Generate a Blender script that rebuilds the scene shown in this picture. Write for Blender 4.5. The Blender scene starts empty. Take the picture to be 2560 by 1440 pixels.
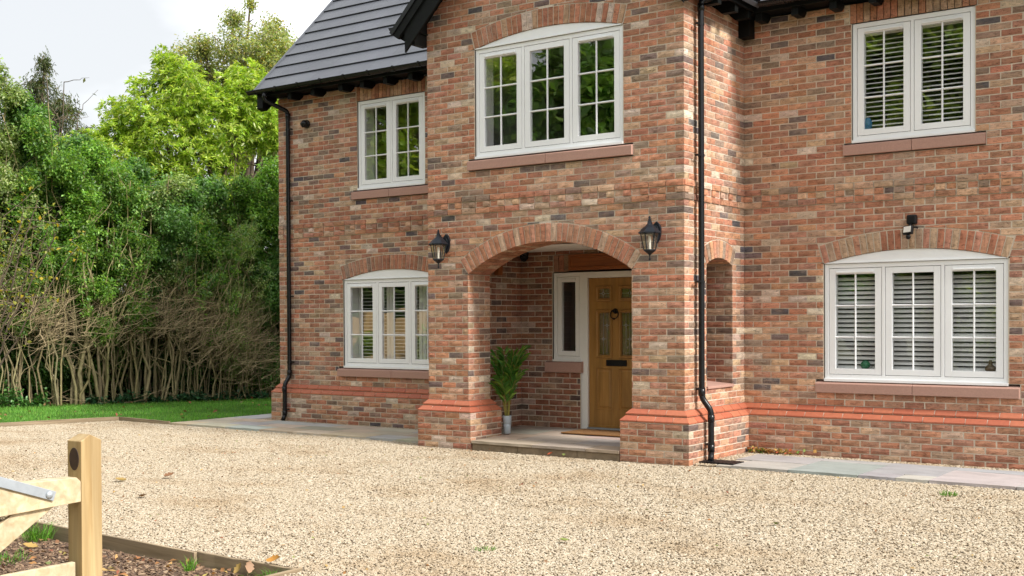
import bpy, math, random
import numpy as np
from mathutils import Vector, Matrix
R = math.radians
S = bpy.context.scene
COL = S.collection

# ------------------------------------------------------------ camera, sky, sun, exposure
F_PX, YAW, PITCH, ROLL = 2925.03, 0.622066, -0.013498, -0.004628
CAM = Vector((5.9484, -11.5498, 1.5988))
def cam_axes():
    fwd = Vector((-math.sin(YAW), math.cos(YAW), 0)); right = Vector((math.cos(YAW), math.sin(YAW), 0)); up = Vector((0, 0, 1))
    f2 = fwd*math.cos(PITCH)+up*math.sin(PITCH); u2 = up*math.cos(PITCH)-fwd*math.sin(PITCH)
    r2 = right*math.cos(ROLL)+u2*math.sin(ROLL); u3 = u2*math.cos(ROLL)-right*math.sin(ROLL)
    return r2, u3, f2
CR, CU, CF = cam_axes()
cd = bpy.data.cameras.new("camera"); cam = bpy.data.objects.new("camera", cd); COL.objects.link(cam)
cam.matrix_world = Matrix(((CR.x, CU.x, -CF.x, CAM.x), (CR.y, CU.y, -CF.y, CAM.y), (CR.z, CU.z, -CF.z, CAM.z), (0, 0, 0, 1)))
cd.sensor_width = 36; cd.lens = F_PX/2560*36; cd.shift_y = 120.65/2560; cd.clip_start = .05; cd.clip_end = 900
S.camera = cam
def cam_px(p):
    d = Vector(p)-CAM; z = d.dot(CF)
    return 1280+F_PX*d.dot(CR)/z, 840.65-F_PX*d.dot(CU)/z, z

SUN_EL, SUN_AZ = R(40), R(-3.5)          # sun stands over +X (along the facade), azimuth measured from +X towards +Y
w = bpy.data.worlds.new("World"); S.world = w; w.use_nodes = True
nt = w.node_tree; nt.nodes.clear()
out = nt.nodes.new("ShaderNodeOutputWorld"); bg = nt.nodes.new("ShaderNodeBackground")
sky = nt.nodes.new("ShaderNodeTexSky"); sky.sky_type = 'NISHITA'; sky.sun_disc = False
sky.sun_elevation = SUN_EL; sky.sun_rotation = R(90)-SUN_AZ; sky.air_density = 1.2; sky.dust_density = 3
tc = nt.nodes.new("ShaderNodeTexCoord"); mp = nt.nodes.new("ShaderNodeMapping"); mp.inputs['Scale'].default_value = (1, 1, 2.2); mp.inputs['Location'].default_value = (1.7, .9, .37)
nz = nt.nodes.new("ShaderNodeTexNoise"); nz.inputs['Scale'].default_value = 1.6; nz.inputs['Detail'].default_value = 6; nz.inputs['Roughness'].default_value = .5
rp = nt.nodes.new("ShaderNodeValToRGB"); rp.color_ramp.elements[0].position = .40; rp.color_ramp.elements[0].color = (2.95, 3.0, 3.06, 1)
rp.color_ramp.elements[1].position = .62; rp.color_ramp.elements[1].color = (6.8, 6.82, 6.85, 1)
mx = nt.nodes.new("ShaderNodeMixRGB"); mx.inputs[0].default_value = .93
L = nt.links.new
L(tc.outputs['Generated'], mp.inputs[0]); L(mp.outputs[0], nz.inputs['Vector']); L(nz.outputs['Fac'], rp.inputs[0])
L(sky.outputs[0], mx.inputs[1]); L(rp.outputs[0], mx.inputs[2]); L(mx.outputs[0], bg.inputs[0]); L(bg.outputs[0], out.inputs[0])
bg.inputs[1].default_value = .092
sd = bpy.data.lights.new("sun", 'SUN'); sd.energy = 1.9; sd.angle = R(11); sd.color = (1, .965, .91)
so = bpy.data.objects.new("sun", sd); COL.objects.link(so); so.location = (20, 0, 20)
to_sun = Vector((math.cos(SUN_EL)*math.cos(SUN_AZ), math.cos(SUN_EL)*math.sin(SUN_AZ), math.sin(SUN_EL)))
so.rotation_euler = to_sun.to_track_quat('Z', 'Y').to_euler()
S.view_settings.view_transform = 'Standard'; S.view_settings.look = 'None'; S.view_settings.gamma = 1
S.view_settings.exposure = 1.71; S.view_settings.use_curve_mapping = False
S.cycles.max_bounces = 8; S.cycles.transparent_max_bounces = 16; S.cycles.caustics_reflective = False; S.cycles.caustics_refractive = False

# ------------------------------------------------------------ helpers
rng = random.Random(7); npr = np.random.default_rng(7)
def thing(name, label, cat, loc=(0, 0, 0), rotz=0, group=None, kind=None):
    o = bpy.data.objects.new(name, None); COL.objects.link(o); o.empty_display_size = .2
    o.location = loc; o.rotation_euler = (0, 0, rotz); tag(o, label, cat, group, kind); return o
def tag(o, label=None, cat=None, group=None, kind=None):
    if label: o['label'] = label
    if cat: o['category'] = cat
    if group: o['group'] = group
    if kind: o['kind'] = kind
    return o
def pmat(o):
    m = o.matrix_basis.copy(); p = o.parent
    return (pmat(p) @ o.matrix_parent_inverse @ m) if p else m
def attach(o, parent, keep=True):
    """parent o, keeping its coordinates as world coordinates when keep is set"""
    o.parent = parent
    if keep: o.matrix_parent_inverse = pmat(parent).inverted()
    return o
def obj(name, me, m=None, parent=None, keep=True, mat4=None, kind=None, label=None, bevel=0):
    o = bpy.data.objects.new(name, me); COL.objects.link(o)
    if m is not None and not len(me.materials): me.materials.append(m)
    if mat4 is not None: o.matrix_basis = mat4
    if parent: attach(o, parent, keep)
    if kind: o['kind'] = kind
    if label: o['label'] = label
    if bevel:
        b = o.modifiers.new("bevel", 'BEVEL'); b.width = bevel; b.segments = 2; b.limit_method = 'ANGLE'; b.angle_limit = R(40)
    return o
def copy_tree(o, parent=None, loc=None, rot=None, scale=None, label=None):
    c = o.copy(); COL.objects.link(c)
    if parent is not None: c.parent = parent
    if loc is not None: c.location = loc
    if rot is not None: c.rotation_euler = rot
    if scale is not None: c.scale = scale
    if label: c['label'] = label
    for ch in list(o.children): copy_tree(ch, c)
    return c
def pol(p):
    return np.asarray(p, float)

class MB:
    """collects verts / faces (+ one colour per vert) for one mesh"""
    def __init__(s): s.v = []; s.f = []; s.c = []; s.m = []; s.col = (1, 1, 1)
    def add(s, vs, fs, col=None, mi=0):
        n = len(s.v); s.v.extend(vs); s.f.extend([tuple(i+n for i in f) for f in fs]); s.c.extend([col or s.col]*len(vs)); s.m.extend([mi]*len(fs)); return s
    def box(s, x0, x1, y0, y1, z0, z1, col=None, M=None, mi=0):
        vs = [(x0, y0, z0), (x1, y0, z0), (x1, y1, z0), (x0, y1, z0), (x0, y0, z1), (x1, y0, z1), (x1, y1, z1), (x0, y1, z1)]
        if M is not None: vs = [tuple(M @ Vector(v)) for v in vs]
        return s.add(vs, [(0, 3, 2, 1), (4, 5, 6, 7), (0, 1, 5, 4), (1, 2, 6, 5), (2, 3, 7, 6), (3, 0, 4, 7)], col, mi)
    def prism(s, poly, M, d0, d1, col=None, mi=0):
        """poly in local XZ (counter-clockwise seen from -Y), extruded along local Y from d0 to d1, placed with M"""
        n = len(poly); vs = [tuple(M @ Vector((p[0], d0, p[1]))) for p in poly]+[tuple(M @ Vector((p[0], d1, p[1]))) for p in poly]
        fs = [tuple(range(n)), tuple(range(2*n-1, n-1, -1))]+[(i, i+n, (i+1) % n+n, (i+1) % n) for i in range(n)]
        return s.add(vs, fs, col, mi)
    def tube(s, pts, rad, n=8, col=None, caps=True, mi=0):
        pts = [Vector(p) for p in pts]; rad = rad if hasattr(rad, '__len__') else [rad]*len(pts)
        vs = []; fs = []; ref = None
        for i, p in enumerate(pts):
            t = (pts[min(i+1, len(pts)-1)]-pts[max(i-1, 0)]).normalized()
            if ref is None: ref = Vector((1, 0, 0)) if abs(t.x) < .8 else Vector((0, 1, 0))
            a = (ref-t*ref.dot(t)).normalized(); b = t.cross(a); ref = a
            for k in range(n):
                q = 2*math.pi*k/n; vs.append(tuple(p+(a*math.cos(q)+b*math.sin(q))*rad[i]))
        for i in range(len(pts)-1):
            for k in range(n):
                k2 = (k+1) % n; fs.append((i*n+k, i*n+k2, (i+1)*n+k2, (i+1)*n+k))
        if caps:
            fs.append(tuple(range(n-1, -1, -1))); e = (len(pts)-1)*n; fs.append(tuple(e+k for k in range(n)))
        return s.add(vs, fs, col, mi)
    def lathe(s, prof, c=(0, 0, 0), n=16, axis='Z', col=None, M=None, mi=0, a0=0):
        vs = []; fs = []
        for r, h in prof:
            for k in range(n):
                q = a0+2*math.pi*k/n; v = Vector((r*math.cos(q), r*math.sin(q), h))
                if M is not None: v = M @ v
                vs.append(tuple(v+Vector(c)))
        for i in range(len(prof)-1):
            for k in range(n):
                k2 = (k+1) % n; fs.append((i*n+k, i*n+k2, (i+1)*n+k2, (i+1)*n+k))
        fs.append(tuple(range(n-1, -1, -1))); e = (len(prof)-1)*n; fs.append(tuple(e+k for k in range(n)))
        return s.add(vs, fs, col, mi)
    def mesh(s, name, smooth=False, tint=True):
        me = bpy.data.meshes.new(name); me.from_pydata(s.v, [], s.f)
        if tint and s.c:
            a = me.color_attributes.new("tint", 'FLOAT_COLOR', 'POINT')
            arr = np.ones((len(s.v), 4), np.float32); arr[:, :3] = np.array(s.c, np.float32)[:, :3]; a.data.foreach_set('color', arr.ravel())
        if any(s.m): me.polygons.foreach_set('material_index', s.m)
        if smooth: me.polygons.foreach_set('use_smooth', [True]*len(s.f))
        me.validate(); me.update(); return me
    def build(s, name, m, parent=None, smooth=False, kind=None, label=None, bevel=0, keep=True, mat4=None):
        me = s.mesh(name, smooth)
        ms = m if isinstance(m, (list, tuple)) else [m]
        for x in ms: me.materials.append(x)
        return obj(name, me, None, parent, keep, mat4, kind, label, bevel)

def np_mesh(name, V, Fc, tint=None, m=None, smooth=False):
    """V (n,3), Fc (k,q) same-size faces, tint (n,3)"""
    me = bpy.data.meshes.new(name); V = np.ascontiguousarray(V, np.float32); Fc = np.ascontiguousarray(Fc, np.int32); k, q = Fc.shape
    me.vertices.add(len(V)); me.vertices.foreach_set('co', V.ravel())
    me.loops.add(k*q); me.loops.foreach_set('vertex_index', Fc.ravel())
    me.polygons.add(k); me.polygons.foreach_set('loop_start', np.arange(0, k*q, q, dtype=np.int32))
    if smooth: me.polygons.foreach_set('use_smooth', np.ones(k, bool))
    me.update(calc_edges=True)
    if tint is not None:
        a = me.color_attributes.new("tint", 'FLOAT_COLOR', 'POINT'); arr = np.ones((len(V), 4), np.float32); arr[:, :3] = tint; a.data.foreach_set('color', arr.ravel())
    if m: me.materials.append(m)
    return me

# ------------------------------------------------------------ materials
class NB:
    def __init__(s, name):
        s.m = bpy.data.materials.new(name); s.m.use_nodes = True; s.t = s.m.node_tree; s.n = s.t.nodes
        s.b = s.n["Principled BSDF"]; s.o = s.n["Material Output"]
    def node(s, ty, **kw):
        n = s.n.new(ty)
        for k, v in kw.items():
            if k.startswith('i_'): n.inputs[k[2:].replace('_', ' ')].default_value = v
            else: setattr(n, k, v)
        return n
    def l(s, a, b): s.t.links.new(a, b)
    def pos(s, scale=(1, 1, 1), rot=(0, 0, 0), src='world'):
        if src == 'world': g = s.node("ShaderNodeNewGeometry").outputs['Position']
        else: g = s.node("ShaderNodeTexCoord").outputs[{'obj': 'Object', 'gen': 'Generated'}[src]]
        m = s.node("ShaderNodeMapping"); m.inputs['Scale'].default_value = scale; m.inputs['Rotation'].default_value = rot; s.l(g, m.inputs[0]); return m.outputs[0]
    def noise(s, vec, scale=1, detail=4, rough=.5, dist=0):
        n = s.node("ShaderNodeTexNoise"); n.inputs['Scale'].default_value = scale; n.inputs['Detail'].default_value = detail
        n.inputs['Roughness'].default_value = rough; n.inputs['Distortion'].default_value = dist; s.l(vec, n.inputs['Vector']); return n.outputs['Fac']
    def ramp(s, fac, stops):
        r = s.node("ShaderNodeValToRGB"); e = r.color_ramp.elements
        while len(e) < len(stops): e.new(.5)
        for x, (p, c) in zip(e, stops):
            x.position = p; x.color = (c, c, c, 1) if not hasattr(c, '__len__') else (*c[:3], 1)
        s.l(fac, r.inputs[0]); return r.outputs[0]
    def mix(s, fac, a, b, mode='MIX'):
        m = s.node("ShaderNodeMixRGB"); m.blend_type = mode
        for i, x in ((0, fac), (1, a), (2, b)):
            if hasattr(x, 'links'): s.l(x, m.inputs[i])
            elif i == 0: m.inputs[0].default_value = x
            else: m.inputs[i].default_value = (x, x, x, 1) if not hasattr(x, '__len__') else (*x[:3], 1)
        return m.outputs[0]
    def attr(s, name='tint'):
        a = s.node("ShaderNodeAttribute"); a.attribute_name = name; return a.outputs['Color']
    def rand(s): return s.node("ShaderNodeObjectInfo").outputs['Random']
    def bump(s, h, strength=.5, dist=.01):
        b = s.node("ShaderNodeBump"); b.inputs['Strength'].default_value = strength; b.inputs['Distance'].default_value = dist; s.l(h, b.inputs['Height']); s.l(b.outputs[0], s.b.inputs['Normal']); return b
    def color(s, c): s.l(c, s.b.inputs['Base Color'])
    def set(s, **kw):
        for k, v in kw.items(): s.b.inputs[k.replace('_', ' ')].default_value = v
        return s
def plain(name, c, rough=.5, var=.12, scale=30, bump=0, metallic=0, spec=.5, bd=.002):
    b = NB(name); p = b.pos(); f = b.noise(p, scale, 5, .6)
    b.color(b.mix(1, c, b.ramp(f, [(.3, 1-var), (.7, 1+var)]), 'MULTIPLY')); b.set(Roughness=rough, Metallic=metallic); b.b.inputs['Specular IOR Level'].default_value = spec
    if bump: b.bump(f, bump, bd)
    return b.m
M = {}
def mk_brick():
    b = NB("brick"); p = b.pos(); t = b.attr()
    blot = b.noise(b.pos((9, 9, 16)), 1, 3, .6); fine = b.noise(p, 130, 4, .7)
    crease = b.noise(b.pos((16, 16, 55)), 1.4, 3, .6, 1.2)
    c = b.mix(1, t, b.ramp(blot, [(.3, .72), (.5, 1), (.72, 1.3)]), 'MULTIPLY')
    c = b.mix(b.ramp(b.noise(b.pos((5, 5, 12)), 1.3, 3, .6), [(.5, 0), (.75, .4)]), c, (.42, .26, .16))
    c = b.mix(1, c, b.ramp(fine, [(.25, .66), (.5, 1), (.8, 1.22)]), 'MULTIPLY')
    c = b.mix(1, c, b.ramp(crease, [(.36, .5), (.43, 1)]), 'MULTIPLY')
    c = b.mix(b.ramp(b.noise(b.pos((7, 7, 22)), 1.1, 5, .7), [(.66, 0), (.8, .6)]), c, (.55, .47, .38))
    c = b.mix(1, c, b.ramp(b.noise(b.pos((.8, .8, 1.1)), 1, 4, .6), [(.3, (.86, .84, .84)), (.5, (1, 1, 1)), (.72, (1.07, 1.05, 1.03))]), 'MULTIPLY')
    bl = b.mix(1, b.ramp(b.noise(b.pos((.9, .9, .7), (0, 0, .4)), 1.3, 5, .65), [(.54, 0), (.72, .45)]), b.ramp(b.noise(p, 60, 3, .7), [(.4, .1), (.65, 1)]), 'MULTIPLY')
    c = b.mix(bl, c, (.60, .52, .43))
    b.color(c); b.set(Roughness=.92); b.b.inputs['Specular IOR Level'].default_value = .25
    h = b.mix(.5, b.ramp(crease, [(.34, 0), (.5, 1)]), fine); b.bump(h, .9, .006); return b.m
M['brick'] = mk_brick()
def mk_mortar():
    b = NB("mortar"); p = b.pos(); f = b.noise(p, 90, 5, .7); g = b.noise(p, 2.2, 3)
    b.color(b.mix(1, b.mix(b.ramp(g, [(.35, 0), (.65, 1)]), (.56, .48, .38), (.66, .575, .465)), b.ramp(f, [(.3, .78), (.7, 1.15)]), 'MULTIPLY')); b.set(Roughness=.95); b.bump(f, .7, .004); return b.m
M['mortar'] = mk_mortar()
def mk_tile():
    b = NB("plinth_brick"); f = b.noise(b.pos(), 25, 5, .6); r = b.rand()
    c = b.mix(r, (.37, .10, .052), (.43, .14, .072)); c = b.mix(1, c, b.ramp(f, [(.3, .86), (.7, 1.1)]), 'MULTIPLY')
    b.color(c); b.set(Roughness=.62); b.bump(f, .25, .002); return b.m
M['tile'] = mk_tile()
M['stone'] = plain("red_sandstone", (.40, .235, .185), .85, .09, 60, .3)
M['white'] = plain("white_frame_paint", (.82, .835, .845), .38, .025, 3)
M['cream'] = plain("cream_frame_paint", (.80, .79, .76), .4, .03, 3)
M['black'] = plain("black_plastic", (.008, .0085, .0095), .25, .15, 8, 0, 0, .3)
M['fascia'] = plain("black_painted_board", (.006, .0068, .0065), .5, .2, 12, .1, 0, .12)
M['lamp'] = plain("black_lantern_metal", (.008, .011, .016), .35, .2, 40, .15, 0, .3)
M['iron'] = plain("black_iron", (.007, .007, .008), .45, .2, 40, .1, 0, .25)
M['ceiling'] = plain("porch_ceiling_paint", (.8, .79, .77), .7, .02, 2)
M['room'] = plain("room_wall_paint", (.42, .41, .39), .8, .03, 2)
M['reveal'] = plain("white_plaster", (.84, .83, .81), .7, .02, 2)
M['floor'] = plain("room_floor", (.18, .13, .09), .6, .1, 4)
M['slat'] = plain("white_shutter_paint", (.90, .89, .87), .42, .02, 3)
M['galv'] = plain("galvanised_steel", (.36, .39, .42), .5, .1, 18, .15, .35)
M['pot'] = plain("grey_pot_glaze", (.40, .455, .50), .35, .03, 8)
M['green'] = plain("green_glaze", (.03, .19, .09), .15, .15, 9)
M['amber'] = plain("amber_glass", (.11, .075, .04), .15, .3, 20)
M['blue'] = plain("blue_glaze", (.03, .16, .33), .25, .25, 20)
M['lens'] = plain("floodlight_lens", (.62, .60, .55), .35, .03, 9)
M['lead'] = plain("lead_came", (.55, .55, .54), .35, .1, 30, 0, .6)
def mk_slate():
    b = NB("slate_grey_tile"); p = b.pos(); f = b.noise(p, 70, 4, .6); g = b.noise(b.pos((.9, .9, 3)), 2, 3)
    c = b.mix(b.ramp(g, [(.3, 0), (.7, 1)]), (.070, .076, .09), (.092, .098, .113)); c = b.mix(1, c, b.attr(), 'MULTIPLY'); b.color(b.mix(1, c, b.ramp(f, [(.3, .9), (.7, 1.1)]), 'MULTIPLY'))
    b.set(Roughness=.5); b.bump(f, .2, .002); return b.m
M['slate'] = mk_slate()
def mk_wood(name, c0, c1, rough, axis, sc=1, knots=0, rand=False):
    b = NB(name); s = [34, 34, 34]; s[axis] = 1.6; p = b.pos(tuple(x*sc for x in s), src='obj')
    f = b.noise(p, 1, 5, .6, .6); s2 = [9, 9, 9]; s2[axis] = .7; f2 = b.noise(b.pos(tuple(x*sc for x in s2), src='obj'), 1, 3, .5, 1.5)
    c = b.mix(b.ramp(f, [(.32, 0), (.68, 1)]), c0, c1); c = b.mix(1, c, b.ramp(f2, [(.35, .80), (.6, 1.08)]), 'MULTIPLY')
    if knots:
        v = b.node("ShaderNodeTexVoronoi"); v.inputs['Scale'].default_value = knots; ss = [1, 1, 1]; ss[axis] = .45; b.l(b.pos(tuple(ss), src='obj'), v.inputs['Vector'])
        c = b.mix(b.ramp(v.outputs['Distance'], [(.035, 1), (.075, 0)]), c, tuple(x*.45 for x in c0))
    if rand: c = b.mix(1, c, b.ramp(b.rand(), [(0, .8), (1, 1.15)]), 'MULTIPLY')
    b.color(c); b.set(Roughness=rough); b.bump(f, .25, .002); return b.m
M['oak'] = mk_wood("golden_oak_door", (.31, .15, .034), (.385, .20, .054), .42, 2, 1, 3.2)
M['lintel'] = mk_wood("dark_red_stained_timber", (.20, .055, .012), (.34, .105, .026), .45, 0, .6)
M['pine'] = mk_wood("new_pine", (.31, .20, .08), (.45, .33, .165), .6, 2, .8, 4)
M['pinex'] = mk_wood("new_pine_rail", (.42, .325, .185), (.59, .49, .325), .6, 1, .8, 4)  # paler than the post pine: overexposed brightness put into the rail colour
M['edge'] = mk_wood("weathered_edging_board", (.20, .145, .085), (.33, .25, .16), .85, 0, .8, 3)
M['fence'] = mk_wood("timber_fence_board", (.50, .32, .125), (.66, .45, .20), .75, 2, .6, 0, True)
M['plug'] = plain("dark_stained_disc", (.045, .026, .018), .6, .3, 30)
def mk_glass(name, refl=.16, tint=(1, 1, 1), wob=.012, scale=2.6):
    b = NB(name); b.n.remove(b.b); tr = b.node("ShaderNodeBsdfTransparent"); tr.inputs[0].default_value = (*tint, 1)
    gl = b.node("ShaderNodeBsdfGlossy"); gl.inputs['Roughness'].default_value = .0; gl.inputs[0].default_value = (1, 1, 1, 1)
    mxs = b.node("ShaderNodeMixShader"); fr = b.node("ShaderNodeFresnel"); bf = b.node('ShaderNodeMath'); bf.operation = 'MULTIPLY_ADD'; b.l(b.node('ShaderNodeNewGeometry').outputs['Backfacing'], bf.inputs[0]); bf.inputs[1].default_value = -.8333; bf.inputs[2].default_value = 1.5; b.l(bf.outputs[0], fr.inputs['IOR'])
    mu = b.node("ShaderNodeMath"); mu.operation = 'MULTIPLY_ADD'; b.l(fr.outputs[0], mu.inputs[0]); mu.inputs[1].default_value = 1.6; mu.inputs[2].default_value = refl-.07; mu.use_clamp = True
    bp = b.node("ShaderNodeBump"); bp.inputs['Strength'].default_value = 1; bp.inputs['Distance'].default_value = wob
    b.l(b.noise(b.pos(), scale, 2, .5), bp.inputs['Height']); b.l(bp.outputs[0], gl.inputs['Normal'])
    b.l(mu.outputs[0], mxs.inputs[0]); b.l(tr.outputs[0], mxs.inputs[1]); b.l(gl.outputs[0], mxs.inputs[2]); b.l(mxs.outputs[0], b.o.inputs[0]); return b.m
M['glass'] = mk_glass("window_glass", .17, (.97, .98, .975), .0012)
M['doorglass'] = mk_glass("obscured_door_glass", .16, (.60, .72, .68), .004, 30)
M['lampglass'] = mk_glass("lantern_glass", .09, (.95, .93, .86), .003, 60)
def mk_leaf(name, trans=.35, rough=.5, spec=.4, var=.15, nsc=5):
    b = NB(name); t = b.attr(); f = b.noise(b.pos(), nsc, 3)
    c = b.mix(1, t, b.ramp(f, [(.3, 1-var), (.7, 1+var)]), 'MULTIPLY'); b.color(c); b.set(Roughness=rough); b.b.inputs['Specular IOR Level'].default_value = spec
    tl = b.node("ShaderNodeBsdfTranslucent"); b.l(b.mix(1, c, (1.5, 1.6, .7), 'MULTIPLY'), tl.inputs[0]); mxs = b.node("ShaderNodeMixShader"); mxs.inputs[0].default_value = trans
    b.l(b.b.outputs[0], mxs.inputs[1]); b.l(tl.outputs[0], mxs.inputs[2]); b.l(mxs.outputs[0], b.o.inputs[0]); return b.m
M['leaf'] = mk_leaf("leaf", .45, .45, .5, .22, 2); M['limeleaf'] = mk_leaf("lime_leaf", .45, .36, .7); M['glossleaf'] = mk_leaf("glossy_leaf", .2, .3, .6); M['grass'] = mk_leaf("grass_blade", .3, .6, .3, .35, 1.1); M['dryleaf'] = mk_leaf("dry_leaf", .12, .7, .3)
def mk_bark(name, c0, c1):
    b = NB(name); f = b.noise(b.pos((28, 28, 7)), 1, 5, .65); b.color(b.mix(1, b.mix(b.ramp(f, [(.35, 0), (.65, 1)]), c0, c1), b.attr(), 'MULTIPLY')); b.set(Roughness=.9); b.bump(f, .6, .008); return b.m
M['bark'] = mk_bark("bark", (.07, .05, .034), (.15, .115, .075)); M['stem'] = mk_bark("hedge_stem", (.18, .15, .08), (.35, .295, .165)); M['twig'] = mk_bark("dry_twig", (.25, .185, .105), (.46, .36, .21))
def mk_slab():
    b = NB("sandstone_paving"); t = b.attr(); p = b.pos(); f = b.noise(b.pos((1.6, 5, 5)), 1.5, 5, .6, .8); g = b.noise(p, 120, 3)
    c = b.mix(1, t, b.ramp(f, [(.3, .82), (.5, 1), (.7, 1.14)]), 'MULTIPLY'); c = b.mix(1, c, b.ramp(g, [(.3, .93), (.7, 1.06)]), 'MULTIPLY')
    b.color(c); b.set(Roughness=.75); b.bump(b.mix(.35, f, g), .5, .006); return b.m
M['slab'] = mk_slab()
M['riser'] = plain("step_riser_stone", (.22, .165, .11), .85, .28, 9, .4, 0, .3, .006)
M['joint'] = plain("paving_pointing", (.42, .38, .32), .95, .15, 60, .4)
def mk_ground(name, c0, c1, sc, bs=.8, bd=.02):
    b = NB(name); p = b.pos(); f = b.noise(p, sc, 6, .7); g = b.noise(p, sc*.08, 3)
    b.color(b.mix(1, b.mix(b.ramp(f, [(.35, 0), (.65, 1)]), c0, c1), b.ramp(g, [(.3, .75), (.7, 1.2)]), 'MULTIPLY')); b.set(Roughness=.95); b.bump(f, bs, bd); return b.m
M['gravelbase'] = mk_ground("gravel_dust", (.19, .14, .09), (.36, .28, .19), 60)
M['soil'] = mk_ground("soil", (.060, .036, .022), (.17, .105, .062), 35)
M['lawn'] = mk_ground("lawn_soil", (.025, .045, .012), (.06, .09, .022), 25)
M['field'] = mk_ground("rough_ground", (.05, .06, .02), (.11, .1, .045), 3)
M['litter'] = mk_ground("leaf_litter_soil", (.05, .03, .018), (.13, .075, .042), 22)
def mk_stone():
    b = NB("gravel_stone"); r = b.rand(); f = b.noise(b.pos(), 160, 3, .6); big = b.noise(b.pos((.55, .9, 1)), 1, 4, .6)
    c = b.ramp(r, [(0, (.28, .215, .145)), (.08, (.345, .275, .19)), (.45, (.41, .34, .245)), (.8, (.465, .395, .295)), (.95, (.53, .47, .375)), (1, (.365, .31, .24))])
    c = b.mix(1, c, b.ramp(big, [(.32, (.82, .745, .66)), (.5, (1, 1, 1))]), 'MULTIPLY')
    b.color(b.mix(1, c, b.ramp(f, [(.3, .86), (.7, 1.1)]), 'MULTIPLY')); b.set(Roughness=.9); b.b.inputs['Specular IOR Level'].default_value = .25; return b.m
M['gravel'] = mk_stone()
def mk_mat():
    b = NB("coir"); f = b.noise(b.pos(), 220, 3, .7); b.color(b.ramp(f, [(.3, (.13, .055, .015)), (.7, (.36, .18, .06))])); b.set(Roughness=1); b.bump(f, 1, .01); return b.m
M['coir'] = mk_mat()
# ------------------------------------------------------------ ground (setting)
def poly_sheet(name, pts, z, m, kind='structure'):
    me = bpy.data.meshes.new(name); me.from_pydata([(x, y, z) for x, y in pts], [], [tuple(range(len(pts)))]); me.update(); return obj(name, me, m, kind=kind)
poly_sheet("ground", [(-350, -350), (350, -350), (350, 350), (-350, 350)], -.14, M['field'])
GRAV = [(-11.9, -4.3), (-12.6, -6.22), (.47, -6.22), (.47, -16), (11, -16), (11, 2.2), (-3, 2.2), (-9.03, 1.2), (-9.03, .16), (-10.4, .22)]
poly_sheet("gravel_drive", GRAV, -.012, M['gravelbase'])
poly_sheet("soil_bed", [(-13, -13.5), (.42, -13.5), (.42, -6.28), (-13, -6.28)], -.085, M['soil'])
LAWN = [(-12.0, -4.3), (-10.46, .27), (-9.06, .2), (-9.06, 9), (-13.2, 9), (-12.35, 5.0), (-14.9, .75), (-16.6, -2.4)]
poly_sheet("lawn", LAWN, .006, M['lawn'])
poly_sheet("hedge_bottom_soil", [(-14.9, .75), (-12.35, 5.0), (-13.2, 9), (-17, 9), (-20, 0), (-16.6, -2.4)], .0, M['litter'])

# ------------------------------------------------------------ the house
H = thing("brick_house", "red brick two storey house with arched porch, white windows and grey tiled roof", "house", (-1.8, 0, 0))
PAL = [((.465, .207, .127), 25), ((.50, .25, .15), 19), ((.425, .215, .145), 15), ((.57, .365, .24), 12), ((.485, .33, .225), 10), ((.30, .205, .152), 9), ((.19, .142, .125), 4.5), ((.115, .10, .103), 1.5), ((.66, .52, .405), 5)]
def tint_from(r):
    c = r.choices([p[0] for p in PAL], [p[1] for p in PAL])[0]; k = r.uniform(.82, 1.16); return tuple(min(.7, x*k*r.uniform(.95, 1.05)) for x in c)
def corner_tint(cid, k): return tint_from(random.Random(cid*7919+k*31))
PH = .6                                     # plinth top; courses are counted from it, 75 mm each
def rz(k): return PH+k*.075
class Panel:
    def __init__(s, O, U, W):
        s.O = Vector((*O, 0)); s.U = Vector((*U, 0)).normalized(); s.N = Vector((s.U.y, -s.U.x, 0)); s.W = W
        # local x = along, y = inwards (so -y is the outside), z up
        s.M = Matrix(((s.U.x, -s.N.x, 0, O[0]), (s.U.y, -s.N.y, 0, O[1]), (0, 0, 1, 0), (0, 0, 0, 1)))
    def P(s, u, d, z): v = s.O+s.U*u+s.N*d; return (v.x, v.y, z)
class Arch:
    def __init__(s, uc, a, zs, rise, t=.215, zbot=0):
        s.uc, s.a, s.zs, s.t, s.zbot = uc, a, zs, t, zbot; s.R = (a*a+rise*rise)/(2*rise); s.zc = zs+rise-s.R; s.A = math.asin(a/s.R)
        s.Ro = s.R+t+.008; s.zoc = s.zc+s.Ro*math.cos(s.A); s.uo = s.Ro*math.sin(s.A)
    def inner(s, z):                        # half width of the opening at z
        if z < s.zs: return s.a if z >= s.zbot else 0
        d = s.R**2-(z-s.zc)**2; return math.sqrt(d) if d > 0 else 0
    def outer(s, z):
        if z < s.zbot: return 0
        if z < s.zs: return s.a
        if z < s.zoc: return s.a+(z-s.zs)*math.tan(s.A)
        d = s.Ro**2-(z-s.zc)**2; return math.sqrt(d) if d > 0 else 0
    def top(s, u):                          # height of the ring's outer curve over u
        du = abs(u-s.uc); return -9 if du > s.uo else s.zc+math.sqrt(s.Ro**2-du*du)
def subtract(iv, a, b):
    o = []
    for x, y in iv:
        if b <= x or a >= y: o.append((x, y)); continue
        if a > x: o.append((x, a))
        if b < y: o.append((b, y))
    return o
BR = []                                     # every full rectangular brick: (panel, parent, u0, u1, z0, z1, proud, tint)
STUFF = {}
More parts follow.
